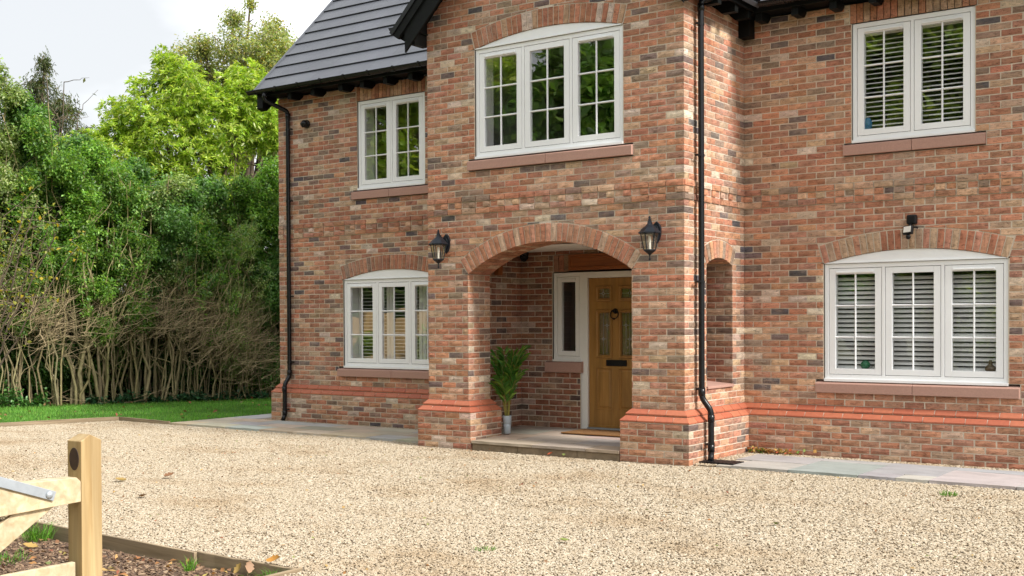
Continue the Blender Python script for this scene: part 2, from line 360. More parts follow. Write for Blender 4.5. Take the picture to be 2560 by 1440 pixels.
def brick_shape(mb, P, u0, u1, z0, z1, d, col, r, nx=4, nz=2):
    """a hand-made brick: uneven face, dropped arrises; local to panel frame"""
    pts = []; e = .0035
    for j in range(nz+1):
        for i in range(nx+1):
            edge = i in (0, nx) or j in (0, nz); fu, fz = i/nx, j/nz
            if 0 < i < nx: fu += r.uniform(-.05, .05)
            u = u0+(u1-u0)*fu; z = z0+(z1-z0)*fz
            if edge: u += r.uniform(-.0016, .0016); z += r.uniform(-.002, .002)
            pts.append(P(u, d+(r.uniform(-.0032, -.001) if edge else r.uniform(-.001, .0045)), z))
    fs = []; w_ = nx+1
    for j in range(nz):
        for i in range(nx): a = j*w_+i; fs.append((a, a+1, a+1+w_, a+w_))
    ring = [i for i in range(w_)]+[j*w_+nx for j in range(1, nz+1)]+[nz*w_+i for i in range(nx-1, -1, -1)]+[j*w_ for j in range(nz-1, 0, -1)]
    back = len(pts)
    corners = {0: (u0, z0), nx: (u1, z0), nz*w_+nx: (u1, z1), nz*w_: (u0, z1)}
    cid = [0, nx, nz*w_+nx, nz*w_]
    pts += [P(*corners[c][:1], -.014, corners[c][1]) for c in cid]
    pos_ = [ring.index(c) for c in cid]
    for q in range(4):
        a = pos_[q]; b = pos_[(q+1) % 4] if q < 3 else len(ring); seg = [ring[i % len(ring)] for i in range(a, b+1)]
        fs.append(tuple([back+q, back+(q+1) % 4]+seg[::-1]))
    mb.add(pts, fs, col)
def poly_brick(mb, P, poly, d, col):
    n = len(poly); mb.add([P(u, d, z) for u, z in poly]+[P(u, -.014, z) for u, z in poly], [tuple(range(n))]+[(i, i+n, (i+1) % n+n, (i+1) % n) for i in range(n)], col)
def clip(poly, f):
    o = []
    for i in range(len(poly)):
        a, b = poly[i], poly[(i+1) % len(poly)]; fa, fb = f(a), f(b)
        if fa >= 0: o.append(a)
        if fa*fb < 0: t = fa/(fa-fb); o.append((a[0]+(b[0]-a[0])*t, a[1]+(b[1]-a[1])*t))
    return o
def wall(name, P, k0, k1, rects=(), arches=(), pitch=.225, phase=0, cA=None, cB=None, gable=None, proud=0, dent=False, base=-.0, parent=H, seed=1, label=None, tune=None):
    """mortar sheet as the wall part, bricks laid on it in running bond"""
    r = random.Random(seed); mb = MB(); bk = MB(); bk.col = (1, 1, 1)
    for k in range(k0, k1):                 # mortar backing, in fine strips
        for s_ in range(5):
            za, zb = rz(k)+s_*.015, rz(k)+(s_+1)*.015; zm = (za+zb)/2; iv = [(0, P.W)]
            if gable is not None:
                g = max(0, zm-gable); iv = [(g, P.W-g)] if g*2 < P.W else []
            for a, b, c, d in rects:
                if c <= zm <= d: iv = subtract(iv, a, b)
            for A in arches:
                h = A.inner(zm)
                if zm > A.zs: h = min(A.a+.05, h+.06) if h else (.0 if zm > A.zs+.6*(A.R+A.zc-A.zs) else 0)
                if h: iv = subtract(iv, A.uc-h, A.uc+h)
            for x, y in iv: bk.add([P.P(x, proud-.0048, za), P.P(y, proud-.0048, za), P.P(y, proud-.0048, zb), P.P(x, proud-.0048, zb)], [(0, 1, 2, 3)])
    wp = bk.build(name, M['mortar'], parent, label=label)
    for k in range(k0, k1):
        z0, z1 = rz(k)+.006, rz(k)+.069; zm = (z0+z1)/2; pr = proud; pt = pitch; ph = .5 if (k+phase) % 2 else 0
        if dent and k in (31, 33): pr = proud+.014
        if dent and k == 32: pt = pitch/2; ph = 0
        iv = [(0, P.W)]
        if gable is not None:
            g = max(0, zm-gable)
            if g*2 >= P.W: continue
            iv = [(g, P.W-g)]
        for a, b, c, d in rects:
            if c <= zm <= d: iv = subtract(iv, a-.005, b+.005)
        for A in arches:
            if zm < A.zoc and A.outer(zm): iv = subtract(iv, A.uc-max(A.outer(z0), A.outer(z1))-.006, A.uc+max(A.outer(z0), A.outer(z1))+.006) if zm < A.zs else subtract(iv, A.uc-A.outer(zm)-.006, A.uc+A.outer(zm)+.006)
        for x, y in iv:
            n0 = math.floor(x/pt-ph)-1; js = [x]+[q for q in ((n+ph)*pt for n in range(n0, n0+int((y-x)/pt)+4)) if x+.045 < q < y-.045]+[y]
            for i in range(len(js)-1):
                a = js[i]+(.006 if js[i] > .001 else 0); b = js[i+1]-(.006 if js[i+1] < P.W-.001 else 0)
                if b-a < .02: continue
                if js[i] < .001 and cA is not None: col = corner_tint(cA, k)
                elif js[i+1] > P.W-.001 and cB is not None: col = corner_tint(cB, k)
                else: col = tint_from(r)
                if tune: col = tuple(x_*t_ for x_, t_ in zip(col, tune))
                d = pr+r.uniform(-.0005, .003)
                if dent and k == 32: d = proud+(.014 if round(js[i]/pt) % 2 == 0 else -.002)
                poly = None
                for A in arches:
                    if zm >= A.zoc:
                        zt = [A.top(a+(b-a)*q/5) for q in range(6)]
                        if max(zt) > z0:
                            if min(zt) > z1-.012: poly = []; break
                            us = [a+(b-a)*q/5 for q in range(6)]; keep = [(u, max(z0, min(z1, zz+.004))) for u, zz in zip(us, zt)]
                            ok = [q for q in range(6) if keep[q][1] < z1-.008]; lo, hi = max(0, ok[0]-1), min(5, ok[-1]+1); seg = keep[lo:hi+1]
                            poly = seg+[(us[hi], z1), (us[lo], z1)]; break
                    elif zm >= A.zs:
                        tn = math.tan(A.A)
                        if abs(b-(A.uc-A.outer(zm)-.011)) < .012: poly = [(a, z0), (b+tn*(zm-z0)*1, z0), (b-tn*(z1-zm), z1), (a, z1)]
                        if abs(a-(A.uc+A.outer(zm)+.011)) < .012: poly = [(a-tn*(zm-z0), z0), (b, z0), (b, z1), (a+tn*(z1-zm), z1)]
                if poly is None and gable is not None and z1 > gable:
                    if js[i] <= iv[0][0]+1e-6: g0, g1 = max(0, z0-gable), max(0, z1-gable); poly = [(g0, z0), (b, z0), (b, z1), (g1, z1)] if b > g1+.01 else []
                    elif js[i+1] >= iv[0][1]-1e-6: g0, g1 = P.W-max(0, z0-gable), P.W-max(0, z1-gable); poly = [(a, z0), (g0, z0), (g1, z1), (a, z1)] if a < g1-.01 else []
                if poly is not None:
                    if len(poly) > 2: poly_brick(mb, P.P, poly, d, col)
                    continue
                BR.append((P, wp, a, b, z0, z1, d, col, mb))
    STUFF[name] = (mb, wp, seed)
    return wp
def arch_ring(P, A, parent, seed, depth=.10, nring=1, proud=.002, tune=(1, 1, 1)):
    """voussoirs, one object each, sharing a few meshes; plus the mortar bed behind them"""
    r = random.Random(seed); n = int(round(2*A.A*(A.R+A.t*.25)/.0755)); st = 2*A.A/n; bed = MB(); q = 24
    for i in range(q):
        a, b = -A.A+2*A.A*i/q, -A.A+2*A.A*(i+1)/q
        def pp(th, rad, d): return P.P(A.uc+rad*math.sin(th), d, A.zc+rad*math.cos(th))
        ri = A.R+.006
        bed.add([pp(a, ri, -.004), pp(b, ri, -.004), pp(b, A.Ro, -.004), pp(a, A.Ro, -.004), pp(a, ri, -depth), pp(b, ri, -depth)], [(0, 1, 2, 3), (0, 4, 5, 1)])
    bo = bed.build("arch_mortar", M['mortar'], parent)
    meshes = []
    for v in range(7):
        mb = MB(); mb.col = tuple(x*t for x, t in zip(tint_from(r), tune)); g = .0055
        w0 = A.R*st/2-g; w1 = (A.R+A.t)*st/2-g; jit = lambda: r.uniform(-.0015, .0015)
        dd = depth/nring-.006; ys = [-proud, -proud-.0035]
        p = [(-w0+.003, A.R+.003), (w0-.003, A.R+.003), (w1-.003, A.R+A.t-.003), (-w1+.003, A.R+A.t-.003)]; o = [(-w0, A.R), (w0, A.R), (w1, A.R+A.t), (-w1, A.R+A.t)]
        mid = [(0, A.R+A.t*.33), (0, A.R+A.t*.66)]
        vs = [(x+jit(), -proud-r.uniform(0, .004), z+jit()) for x, z in p]+[(x+jit(), -proud+.0045, z+jit()) for x, z in o]+[(x, dd, z) for x, z in o]+[(x, -proud-.003-r.uniform(0, .004), z) for x, z in mid]
        fs = [(0, 1, 12), (1, 2, 13, 12), (2, 3, 13), (3, 0, 12, 13)]+[(4+i, 4+(i+1) % 4, (i+1) % 4, i) for i in range(4)]+[(8+i, 8+(i+1) % 4, 4+(i+1) % 4, 4+i) for i in range(4)]
        mb.add(vs, fs); me = mb.mesh("arch_brick"); me.materials.append(M['brick']); meshes.append(me)
    for i in range(n):
        th = -A.A+st*(i+.5)
        for j in range(nring):
            Mx = P.M @ Matrix.Translation((A.uc, r.uniform(-.001, .002)+j*depth/nring, A.zc)) @ Matrix.Rotation(th, 4, 'Y')
            obj("arch_brick", r.choice(meshes), None, parent, mat4=Mx)
def soldier(P, u0, u1, z0, z1, parent, seed, tune=(1, 1, 1)):
    r = random.Random(seed); n = int(round((u1-u0)/.075)); st = (u1-u0)/n; meshes = []
    for v in range(7):
        mb = MB(); brick_shape(mb, lambda u, d, z: (u, -d, z), -st/2+.0045, st/2-.0045, .005, z1-z0-.005, 0, tuple(x*t for x, t in zip(tint_from(r), tune)), r, 2, 4); me = mb.mesh("arch_brick"); me.materials.append(M['brick']); meshes.append(me)
    for i in range(n): obj("arch_brick", r.choice(meshes), None, parent, mat4=P.M @ Matrix.Translation((u0+st*(i+.5), r.uniform(-.002, .001), z0)))

XL, YL, GW, DW = -8.13, 1.64, 3.6475, 1.5624
XR = 5.4
pA = Panel((XL, YL), (1, 0), -GW-XL); pB = Panel((-GW, YL), (0, -1), YL); pC = Panel((-GW, 0), (1, 0), GW)
pD = Panel((0, 0), (0, 1), DW); pE = Panel((0, DW), (1, 0), XR)
def u(P, x): return x-P.O.x
UP0, UP1 = 3.6, 4.95; LO0, LO1 = .9, 2.235
aG = Arch(u(pC, -1.8325), 1.1675, 2.175, .362, .215, -1)                     # porch arch
aGW = Arch(u(pC, -1.828), 1.055, 4.955, .131, .215, UP0)                     # gable window
aRG = Arch(1.997, 1.006, LO1, .142, .215, LO0); aLG = Arch(u(pA, -5.71), 1.006, LO1, .142, .215, LO0)
aN = Arch(.88, .34, 2.225, .086, .205, .86)
EAVE = 61                                                                     # courses up to the eaves
w_left = wall("left_wing_wall", pA, 0, EAVE, [(u(pA, -6.40), u(pA, -5.065), UP0, UP1), (u(pA, -6.42), u(pA, -5.045), UP1, UP1+.225), (u(pA, -6.50), u(pA, -4.965), 3.45, 3.6), (u(pA, -6.82), u(pA, -4.60), .75, .9)], [aLG], .2241, 0, 1, None, dent=True, seed=11, tune=(.93, .93, .95))
wall("gable_return_wall", pB, 0, EAVE, [], [], .2236, 0, None, 2, dent=True, seed=12)
w_gab = wall("gable_wall", pC, 0, 85, [(u(pC, -2.985), u(pC, -.64), 3.45, 3.6)], [aG, aGW], GW/16.5, 0, 2, 3, gable=5.40, dent=True, seed=13)
w_side = wall("porch_side_wall", pD, 0, EAVE, [(.54, 1.22, .8, .885)], [aN], DW/7, 1, 3, 4, dent=True, seed=14)
w_right = wall("right_wing_wall", pE, 0, EAVE, [(1.322, 2.664, UP0, UP1), (1.30, 2.685, UP1, UP1+.225), (1.228, 2.779, 3.45, 3.6), (.896, 3.122, .75, .9)], [aRG], .225, 1, 4, None, dent=True, seed=15)
pF = Panel((-3.0, 0), (0, 1), .45); pG = Panel((-.665, .45), (0, -1), .45)
wall("pier_reveal", pF, 0, 21, [], [], .225, 1, 5, None, seed=16); wall("pier_reveal", pG, 0, 21, [], [], .225, 0, None, 6, seed=17)
pI = Panel((-3.32, .45), (0, 1), 1.15); pJ = Panel((-3.32, 1.6), (1, 0), 2.99); pK = Panel((-.33, 1.6), (0, -1), 1.15)
SHADE_TUNE = (.66, .60, .60)  # porch and niche bricks darkened: shade of the recess put into their colour
wall("porch_left_wall", pI, -6, 27, [], [], .23, 0, None, 7, seed=18, tune=SHADE_TUNE)
FX0, FX1 = -2.805, -1.354
w_back = wall("porch_back_wall", pJ, -6, 27, [(u(pJ, FX0), u(pJ, -2.36), 1.05, 2.24), (u(pJ, -2.36), u(pJ, FX1), -.2, 2.24), (u(pJ, -2.92), u(pJ, -2.36), .9, 1.05), (u(pJ, -2.79), u(pJ, -.9), 2.24, 2.475)], [], .225, 0, 7, None, seed=19, tune=SHADE_TUNE)
aK = Arch(1.6-.88, .34, 2.225, .086, .205, .86)
wall("porch_right_wall", pK, -6, 27, [], [aK], .23, 0, None, None, seed=20)
pL = Panel((-.33, 1.22), (1, 0), .33); pL2 = Panel((0, .54), (-1, 0), .33)
wall("niche_jamb", pL, 3, 22, [], [], .225, 0, None, None, seed=21, tune=SHADE_TUNE); wall("niche_jamb", pL2, 3, 22, [], [], .225, 0, None, None, seed=22)
arch_ring(pC, aG, w_gab, 31, .45, 2, .004); arch_ring(pC, aGW, w_gab, 32, .1, 1, .003); arch_ring(pE, aRG, w_right, 33, .1, 1, .003)
arch_ring(pA, aLG, w_left, 34, .1, 1, .003, (.9, .88, .9)); arch_ring(pD, aN, w_side, 35, .33, 1, .003)
soldier(pA, u(pA, -6.42), u(pA, -5.045), UP1+.002, UP1+.225, w_left, 36, (.9, .88, .9)); soldier(pE, 1.30, 2.685, UP1+.002, UP1+.225, w_right, 37)
soldier(pJ, u(pJ, -2.79), u(pJ, -2.537), 2.245, 2.475, w_back, 38, SHADE_TUNE)

# plinth: two courses of sloping plinth bricks, then brickwork set out 100 mm
PATHS = [[(XL, 7.5), (XL, YL), (-GW, YL), (-GW, 0), (-3.0, 0), (-3.0, .45), (-3.32, .45)], [(-.33, .45), (-.665, .45), (-.665, 0), (0, 0), (0, DW), (XR, DW)]]
def turn(a, b, c):
    x = (b[0]-a[0])*(c[1]-b[1])-(b[1]-a[1])*(c[0]-b[0]); return 1 if x > 1e-6 else -1
tiles = []
tile_mesh = {}
def plinth_tile(L, m0, m1, row):
    key = (round(L, 4), m0, m1, row)
    if key in tile_mesh: return tile_mesh[key]
    d0, d1 = .05*row-.002, .05*(row+1)+.003; z1 = PH-.075*row-.003
    prof = [(-.01, z1), (d0+.004, z1), (d1-.001, z1-.049), (d1, z1-.052), (d1-.001, z1-.066), (-.01, z1-.066)]
    vs = []
    for e, mm in ((0, -m0), (1, m1)):
        for d, z in prof: vs.append((e*L+mm*d, -d, z))
    n = len(prof); mb = MB(); mb.add(vs, [tuple(range(n))[::-1], tuple(range(n, 2*n))]+[(i, i+1, i+1+n, i+n) for i in range(n-1)]); me = mb.mesh("plinth_brick"); me.materials.append(M['tile']); tile_mesh[key] = me; return me
jm = MB()
pc = 0
for path in PATHS:
    for i in range(len(path)-1):
        a, b = path[i], path[i+1]; Ls = math.dist(a, b)
        s0 = turn(path[i-1], a, b) if i > 0 else 0; s1 = turn(a, b, path[i+2]) if i < len(path)-2 else 0
        P = Panel(a, (b[0]-a[0], b[1]-a[1]), Ls); pc += 1
        if i == 0 and path is PATHS[0]: P = Panel((XL, 7.5), (0, -1), Ls)
        x0, x1 = -.1*s0, Ls+.1*s1
        for row in (0, 1):
            cut = [0]; q = .225 if row == 0 else .1125
            while q < Ls-.06: cut.append(q); q += .225
            cut.append(Ls)
            for j in range(len(cut)-1):
                f, l_ = j == 0, j == len(cut)-2; g0 = 0 if f and s0 else .005; g1 = 0 if l_ and s1 else .005
                me = plinth_tile(cut[j+1]-cut[j]-g0-g1, s0 if f else 0, s1 if l_ else 0, row)
                tiles.append((me, P.M @ Matrix.Translation((cut[j]+g0, rng.uniform(-.001, .001), 0))))
            d1 = .05*(row+1)-.012                                   # bed joints behind the plinth bricks
            jm.add([P.P(x0*d1/.1, d1, PH-.075*(row+1)-.001), P.P(Ls+(x1-Ls)*d1/.1, d1, PH-.075*(row+1)-.001), P.P(Ls+(x1-Ls)*d1/.1, d1, PH-.075*row-.05), P.P(x0*d1/.1, d1, PH-.075*row-.05)], [(0, 1, 2, 3)])
            dd = .05*row+.0015
            jm.add([P.P(x0*dd/.1, dd, PH-.075*row-.0065), P.P(Ls+(x1-Ls)*dd/.1, dd, PH-.075*row-.0065), P.P(Ls+(x1-Ls)*(dd+.038)/.1, dd+.038, PH-.075*row-.051), P.P(x0*(dd+.038)/.1, dd+.038, PH-.075*row-.051)], [(0, 3, 2, 1)])
        Pw = Panel(tuple(P.P(x0, .1, 0)[:2]), tuple(P.U[:2]), x1-x0)
        wall("plinth_wall", Pw, -9, -2, [], [], .225, i % 2, 40+pc*2 if s0 == 1 else None, 40+(pc+1)*2 if s1 == 1 else None, seed=50+pc, parent=H, tune=(.92, .88, .88))
pl = jm.build("plinth", M['mortar'], H)
for me, m4 in tiles: obj("plinth_brick", me, None, pl, mat4=m4)

# bricks: the 300 that show largest are objects, the rest is joined wall by wall
score = []
for i, (P, wp, a, b, z0, z1, d, col, mb) in enumerate(BR):
    c = P.P((a+b)/2, d, (z0+z1)/2); x, y, z = cam_px(c); vis = 20 < x < 2540 and 15 < y < 1425 and (CAM-Vector(c)).dot(P.N) > 0
    if wp.name.startswith(("porch", "niche", "pier", "gable_return")) and not wp.name.startswith("porch_side"): vis = False
    fac = max(.0, (CAM-Vector(c)).normalized().dot(P.N)); score.append((-(b-a)*(z1-z0)*fac/(z*z) if vis else 0, i))
score.sort(); top = {i for s_, i in score[:300]}
bvar = {}
for i, (P, wp, a, b, z0, z1, d, col, mb) in enumerate(BR):
    r = random.Random(i)
    if i in top:
        L_ = b-a; key = round(L_, 2); lst = bvar.setdefault(key, [])
        cl = tuple(col)
        if len(lst) < 26:
            m2 = MB(); brick_shape(m2, lambda u_, d_, z_: (u_, -d_, z_), 0, L_, 0, z1-z0, 0, cl, r); me = m2.mesh("brick"); me.materials.append(M['brick']); lst.append((cl, me))
        else: cl, me = min(lst, key=lambda t: sum((p-q)**2 for p, q in zip(t[0], cl))*r.uniform(.6, 1.4))
        obj("brick", me, None, wp, mat4=P.M @ Matrix.Translation((a, -d, z0)))
    else: brick_shape(mb, P.P, a, b, z0, z1, d, col, r)
seen = set()
for mb, wp in {id(x[8]): (x[8], x[1]) for x in BR}.values():
    if mb.v: mb.build("brickwork", M['brick'], wp, kind='stuff')
# ------------------------------------------------------------ windows
glass_mesh = {}
def pane_mesh(wd, ht):
    k = (round(wd, 3), round(ht, 3))
    if k not in glass_mesh:
        me = bpy.data.meshes.new("pane"); me.from_pydata([(-wd/2, 0, -ht/2), (wd/2, 0, -ht/2), (wd/2, 0, ht/2), (-wd/2, 0, ht/2)], [], [(0, 1, 2, 3)]); me.materials.append(M['glass']); glass_mesh[k] = me
    return glass_mesh[k]
def bar(mb, x0, x1, y, z0, z1, d=.014):
    """half-round glazing bar standing proud of the glass"""
    if x1-x0 > z1-z0: prof = [(0, z0), (-d*.8, z0+(z1-z0)*.22), (-d, (z0+z1)/2), (-d*.8, z1-(z1-z0)*.22), (0, z1)]; mb.add([(x0, y+p, z) for p, z in prof]+[(x1, y+p, z) for p, z in prof], [(i, i+5, i+6, i+1) for i in range(4)]+[(0, 1, 2, 3, 4), (9, 8, 7, 6, 5)])
    else: prof = [(x0, 0), (x0+(x1-x0)*.22, -d*.8), ((x0+x1)/2, -d), (x1-(x1-x0)*.22, -d*.8), (x1, 0)]; mb.add([(x, y+p, z0) for x, p in prof]+[(x, y+p, z1) for x, p in prof], [(i, i+1, i+6, i+5) for i in range(4)]+[(0, 4, 3, 2, 1), (5, 6, 7, 8, 9)])
def frame_ring(mb, x0, x1, y0, y1, z0, z1, l, r, b, t):
    mb.box(x0, x0+l, y0, y1, z0, z1); mb.box(x1-r, x1, y0, y1, z0, z1); mb.box(x0+l, x1-r, y0, y1, z0, z0+b); mb.box(x0+l, x1-r, y0, y1, z1-t, z1)
def sill_stone(parent, x0, x1, yf, z0, z1, nblk=2, back=.11):
    st = (x1-x0)/nblk
    for i in range(nblk):
        a, b = x0+st*i+(.003 if i else 0), x0+st*(i+1)-(.003 if i < nblk-1 else 0); mb = MB()
        prof = [(yf, z0), (yf, z1-.012), (yf+.006, z1-.006), (yf+back, z1+.022), (yf+back, z0)]
        mb.add([(a, y, z) for y, z in prof]+[(b, y, z) for y, z in prof], [(4, 3, 2, 1, 0), (5, 6, 7, 8, 9)]+[(i_, (i_+1) % 5, (i_+1) % 5+5, i_+5) for i_ in range(5)])
        mb.build("sill_stone", M['stone'], parent, bevel=.003)
def head_panel(parent, A, P, x0, x1, z0, y):
    n = 18; pts = []
    for i in range(n+1):
        uu = A.uc-A.a+.002+(2*A.a-.004)*i/n; pts.append((uu+P.O.x, A.zc+math.sqrt(A.R**2-(uu-A.uc)**2)-.004))
    mb = MB(); poly = [(x0, z0), (x1, z0)]+[p for p in pts[::-1] if p[1] > z0+.001]
    mb.prism(poly, Matrix.Identity(4), y, y+.03); mb.box(x0-.004, x1+.004, y-.012, y-.001, z0-.002, z0+.012); mb.build("head_panel", M['white'], parent)
def make_window(label, x0, x1, z0, z1, Y, ns, vents, sill, arch=None, P=None):
    y = Y+.022; mb = MB(); frame_ring(mb, x0, x1, y, y+.075, z0, z1, .048, .048, .072, .05)
    sw = (x1-x0-.096-.036*(ns-1))/ns; xs = [x0+.048+i*(sw+.036) for i in range(ns)]
    for i in range(1, ns): mb.box(xs[i]-.036, xs[i], y+.001, y+.074, z0+.072, z1-.05)
    mb.box(x0-.003, x1+.003, y-.028, y-.001, z0-.006, z0+.026)                    # projecting cill of the frame
    W_ = mb.build("window", M['white'], H, label=label, bevel=.0025)
    gz0, gz1 = z0+.143, z1-.121
    bk = MB()
    for i in range(ns):
        a, b = xs[i]+.0055, xs[i]+sw-.0055; s = MB(); frame_ring(s, a, b, y+.003, y+.06, z0+.0775, z1-.0555, .073, .073, gz0-z0-.0775, z1-.0555-gz1)
        s.build("sash", M['white'], W_, bevel=.0025)
        bk.box(xs[i]-.002, xs[i]+sw+.002, y+.022, y+.024, z0+.07, z0+.09); bk.box(xs[i]-.002, xs[i]+.02, y+.022, y+.024, z0+.09, z1-.07); bk.box(xs[i]+sw-.02, xs[i]+sw+.002, y+.022, y+.024, z0+.09, z1-.07); bk.box(xs[i]-.002, xs[i]+sw+.002, y+.022, y+.024, z1-.07, z1-.048)
        g0, g1 = a+.074, b-.074; gm = (g0+g1)/2; gy = y+.022; bw = .011; hz = [gz0+(gz1-gz0)*q/3 for q in range(4)]
        v = MB(); bar(v, gm-bw, gm+bw, gy, gz0, gz1); v.build("glazing_bar", M['white'], W_)
        for q in (1, 2):
            for c0, c1 in ((g0, gm-bw), (gm+bw, g1)): v = MB(); bar(v, c0, c1, gy, hz[q]-bw, hz[q]+bw, .0125); v.build("glazing_bar", M['white'], W_)
        for q in range(3):
            for c0, c1 in ((g0, gm), (gm, g1)):
                pm = pane_mesh(c1-c0, hz[q+1]-hz[q]); o = obj("pane", pm, None, W_, mat4=Matrix.Translation(((c0+c1)/2, gy+.002, (hz[q]+hz[q+1])/2)) @ Matrix.Rotation(rng.uniform(-.006, .006), 4, 'Z') @ Matrix.Rotation(rng.uniform(-.006, .006), 4, 'X'))
        if i in vents:
            v = MB(); c = (a+b)/2; v.box(c-.22*sw/.56*.9, c+.22*sw/.56*.9, y-.014, y+.002, gz1+.012, gz1+.034); v.build("trickle_vent", M['white'], W_, bevel=.005)
    bk.build("weather_seal", M['black'], W_)
    sill_stone(W_, sill[0], sill[1], Y-.04, sill[2], sill[3])
    if arch: head_panel(W_, arch, P, x0+.004, x1-.004, z1+.006, Y+.012)
    rv = MB(); a, b, c, d = x0+.02, x1-.02, z0+.03, z1-.02                          # plastered reveal inside
    rv.add([(x, yy, z) for yy in (y+.076, y+.34) for x, z in ((a, c), (b, c), (b, d), (a, d))], [(0, 4, 5, 1), (1, 5, 6, 2), (2, 6, 7, 3), (3, 7, 4, 0)]); rv.build("window_reveal", M['reveal'], W_)
    return W_, xs, sw, y
W_GW = make_window("arched upper window of the gable", -2.883, -.773, UP0+.003, UP1-.002, 0, 3, (0, 2), (-2.983, -.642, 3.462, 3.578), aGW, pC)
W_RU = make_window("upper window of the right wing", 1.324, 2.662, UP0+.003, UP1-.002, DW, 2, (0, 1), (1.229, 2.778, 3.46, 3.58))
W_RG = make_window("arched ground floor window of the right wing", .993, 3.002, .886, LO1-.003, DW, 3, (0, 2), (.897, 3.121, .75, .865), aRG, pE)
W_LU = make_window("upper window of the left wing", -6.398, -5.067, UP0+.003, UP1-.002, YL, 2, (0, 1), (-6.50, -4.966, 3.46, 3.577))
W_LG = make_window("arched ground floor window of the left wing", -6.714, -4.706, .886, LO1-.003, YL, 3, (0, 2), (-6.82, -4.602, .75, .862), aLG, pA)
# rooms behind the windows
def room(x0, x1, y0, y1, z0, z1, name="room"):
    mb = MB(); mb.add([(x0, y0, z0), (x1, y0, z0), (x1, y1, z0), (x0, y1, z0), (x0, y0, z1), (x1, y0, z1), (x1, y1, z1), (x0, y1, z1)], [(1, 2, 6, 5), (2, 3, 7, 6), (3, 0, 4, 7), (4, 5, 6, 7)]); mb.add([(x0, y0, z0), (x1, y0, z0), (x1, y1, z0), (x0, y1, z0)], [(0, 1, 2, 3)], mi=1)
    return mb.build(name, [M['room'], M['floor']], H)
room(-7.9, -3.78, YL+.36, 6.2, 3.1, 5.15); room(-3.5, -.14, .36, 6.0, 3.0, 5.25); room(.16, 5.2, DW+.36, 6.2, 3.1, 5.15)
room(-7.9, -3.78, YL+.36, 6.2, .3, 2.75); room(.16, 5.2, DW+.36, 6.2, .3, 2.75); room(-3.2, -.4, 1.8, 5.5, .16, 2.6, "hall")
fr = MB()                                           # inner faces of the outer walls round each room (keep the rooms closed)
def wall_inner(x0, x1, z0, z1, y, wins):
    xs = [x0]+[q for w_ in sorted(wins) for q in (w_[0], w_[1])]+[x1]
    for i in range(0, len(xs), 2): fr.add([(xs[i], y, z0), (xs[i+1], y, z0), (xs[i+1], y, z1), (xs[i], y, z1)], [(0, 1, 2, 3)])
    for a, b, c, d in wins: fr.add([(a, y, z0), (b, y, z0), (b, y, c), (a, y, c)], [(0, 1, 2, 3)]); fr.add([(a, y, d), (b, y, d), (b, y, z1), (a, y, z1)], [(0, 1, 2, 3)])
wall_inner(-7.9, -3.78, 3.1, 5.15, YL+.362, [(-6.378, -5.087, UP0+.03, UP1-.02)]); wall_inner(-3.5, -.14, 3.0, 5.25, .362, [(-2.863, -.793, UP0+.03, UP1-.02)]); wall_inner(.16, 5.2, 3.1, 5.15, DW+.362, [(1.344, 2.642, UP0+.03, UP1-.02)])
wall_inner(-7.9, -3.78, .3, 2.75, YL+.362, [(-6.694, -4.726, .916, LO1-.02)]); wall_inner(.16, 5.2, .3, 2.75, DW+.362, [(1.013, 2.982, .916, LO1-.02)])
fr.build("inner_wall", M['room'], H)

# plantation shutters (each one its own thing inside the house)
def shutter(label, W4, z0, z1, tilt, gap=.17, pitch=.0535):
    W_, xs, sw, y = W4; Y = y+gap; T = thing("plantation_shutter", label, "shutters", ((xs[0]+xs[-1]+sw)/2, Y, z0), group=None)
    lm = MB(); n = 8
    pr = [(.028*math.cos(2*math.pi*i/n), .0055*math.sin(2*math.pi*i/n)) for i in range(n)]
    lm.add([(x, p, q) for x in (-.5, .5) for p, q in pr], [(i, (i+1) % n, (i+1) % n+n, i+n) for i in range(n)]+[tuple(range(n))[::-1], tuple(range(n, 2*n))]); lme = lm.mesh("louvre"); lme.materials.append(M['slat'])
    for x in xs:
        a, b = x-.012, x+sw+.012; f = MB(); frame_ring(f, a, b, Y-.014, Y+.014, z0, z1, .058, .058, .08, .08); f.build("shutter_frame", M['slat'], T, bevel=.003)
        k = int((z1-z0-.17)/pitch)
        for q in range(k):
            obj("louvre", lme, None, T, mat4=Matrix.Translation(((a+b)/2, Y, z0+.085+pitch*(q+.5)+.002)) @ Matrix.Rotation(R(tilt)+rng.uniform(-.02, .02), 4, 'X') @ Matrix.Diagonal((b-a-.12, 1, 1, 1)))
    return T
shutter("white louvred shutters behind the arched right ground floor window", W_RG, .93, LO1-.03, 43)
shutter("white louvred shutters behind the two-sash upper right window", W_RU, UP0+.04, UP1-.04, 22)
shutter("white louvred shutters behind the ground floor window left of the porch", W_LG, .93, LO1-.03, 4, .30)
for W4, z0 in ((W_RG, .916), (W_RU, 3.633), (W_LG, .916), (W_GW, 3.633), (W_LU, 3.633)):
    mb = MB(); xs, sw, y = W4[1:]; mb.box(xs[0]-.02, xs[-1]+sw+.02, y+.08, y+.36, z0-.02, z0+.107); mb.build("window_board", M['reveal'], W4[0])
def inside(name, prof, c, m, label, cat, n=18):
    o = MB().lathe([(r_*.57, h_*.72) for r_, h_ in prof], (0, 0, 0), n).build(name, m, None, smooth=True); o.location = c; tag(o, label, cat); return o
ys = DW+.107
inside("vase", [(.03, 0), (.055, .004), (.085, .03), (.098, .065), (.088, .1), (.062, .118), (.055, .126), (.062, .134), (.05, .133), (.045, .12)], (1.44, ys, 1.025), M['green'], "squat green glazed vase on the sill inside the lower right window", "vase")
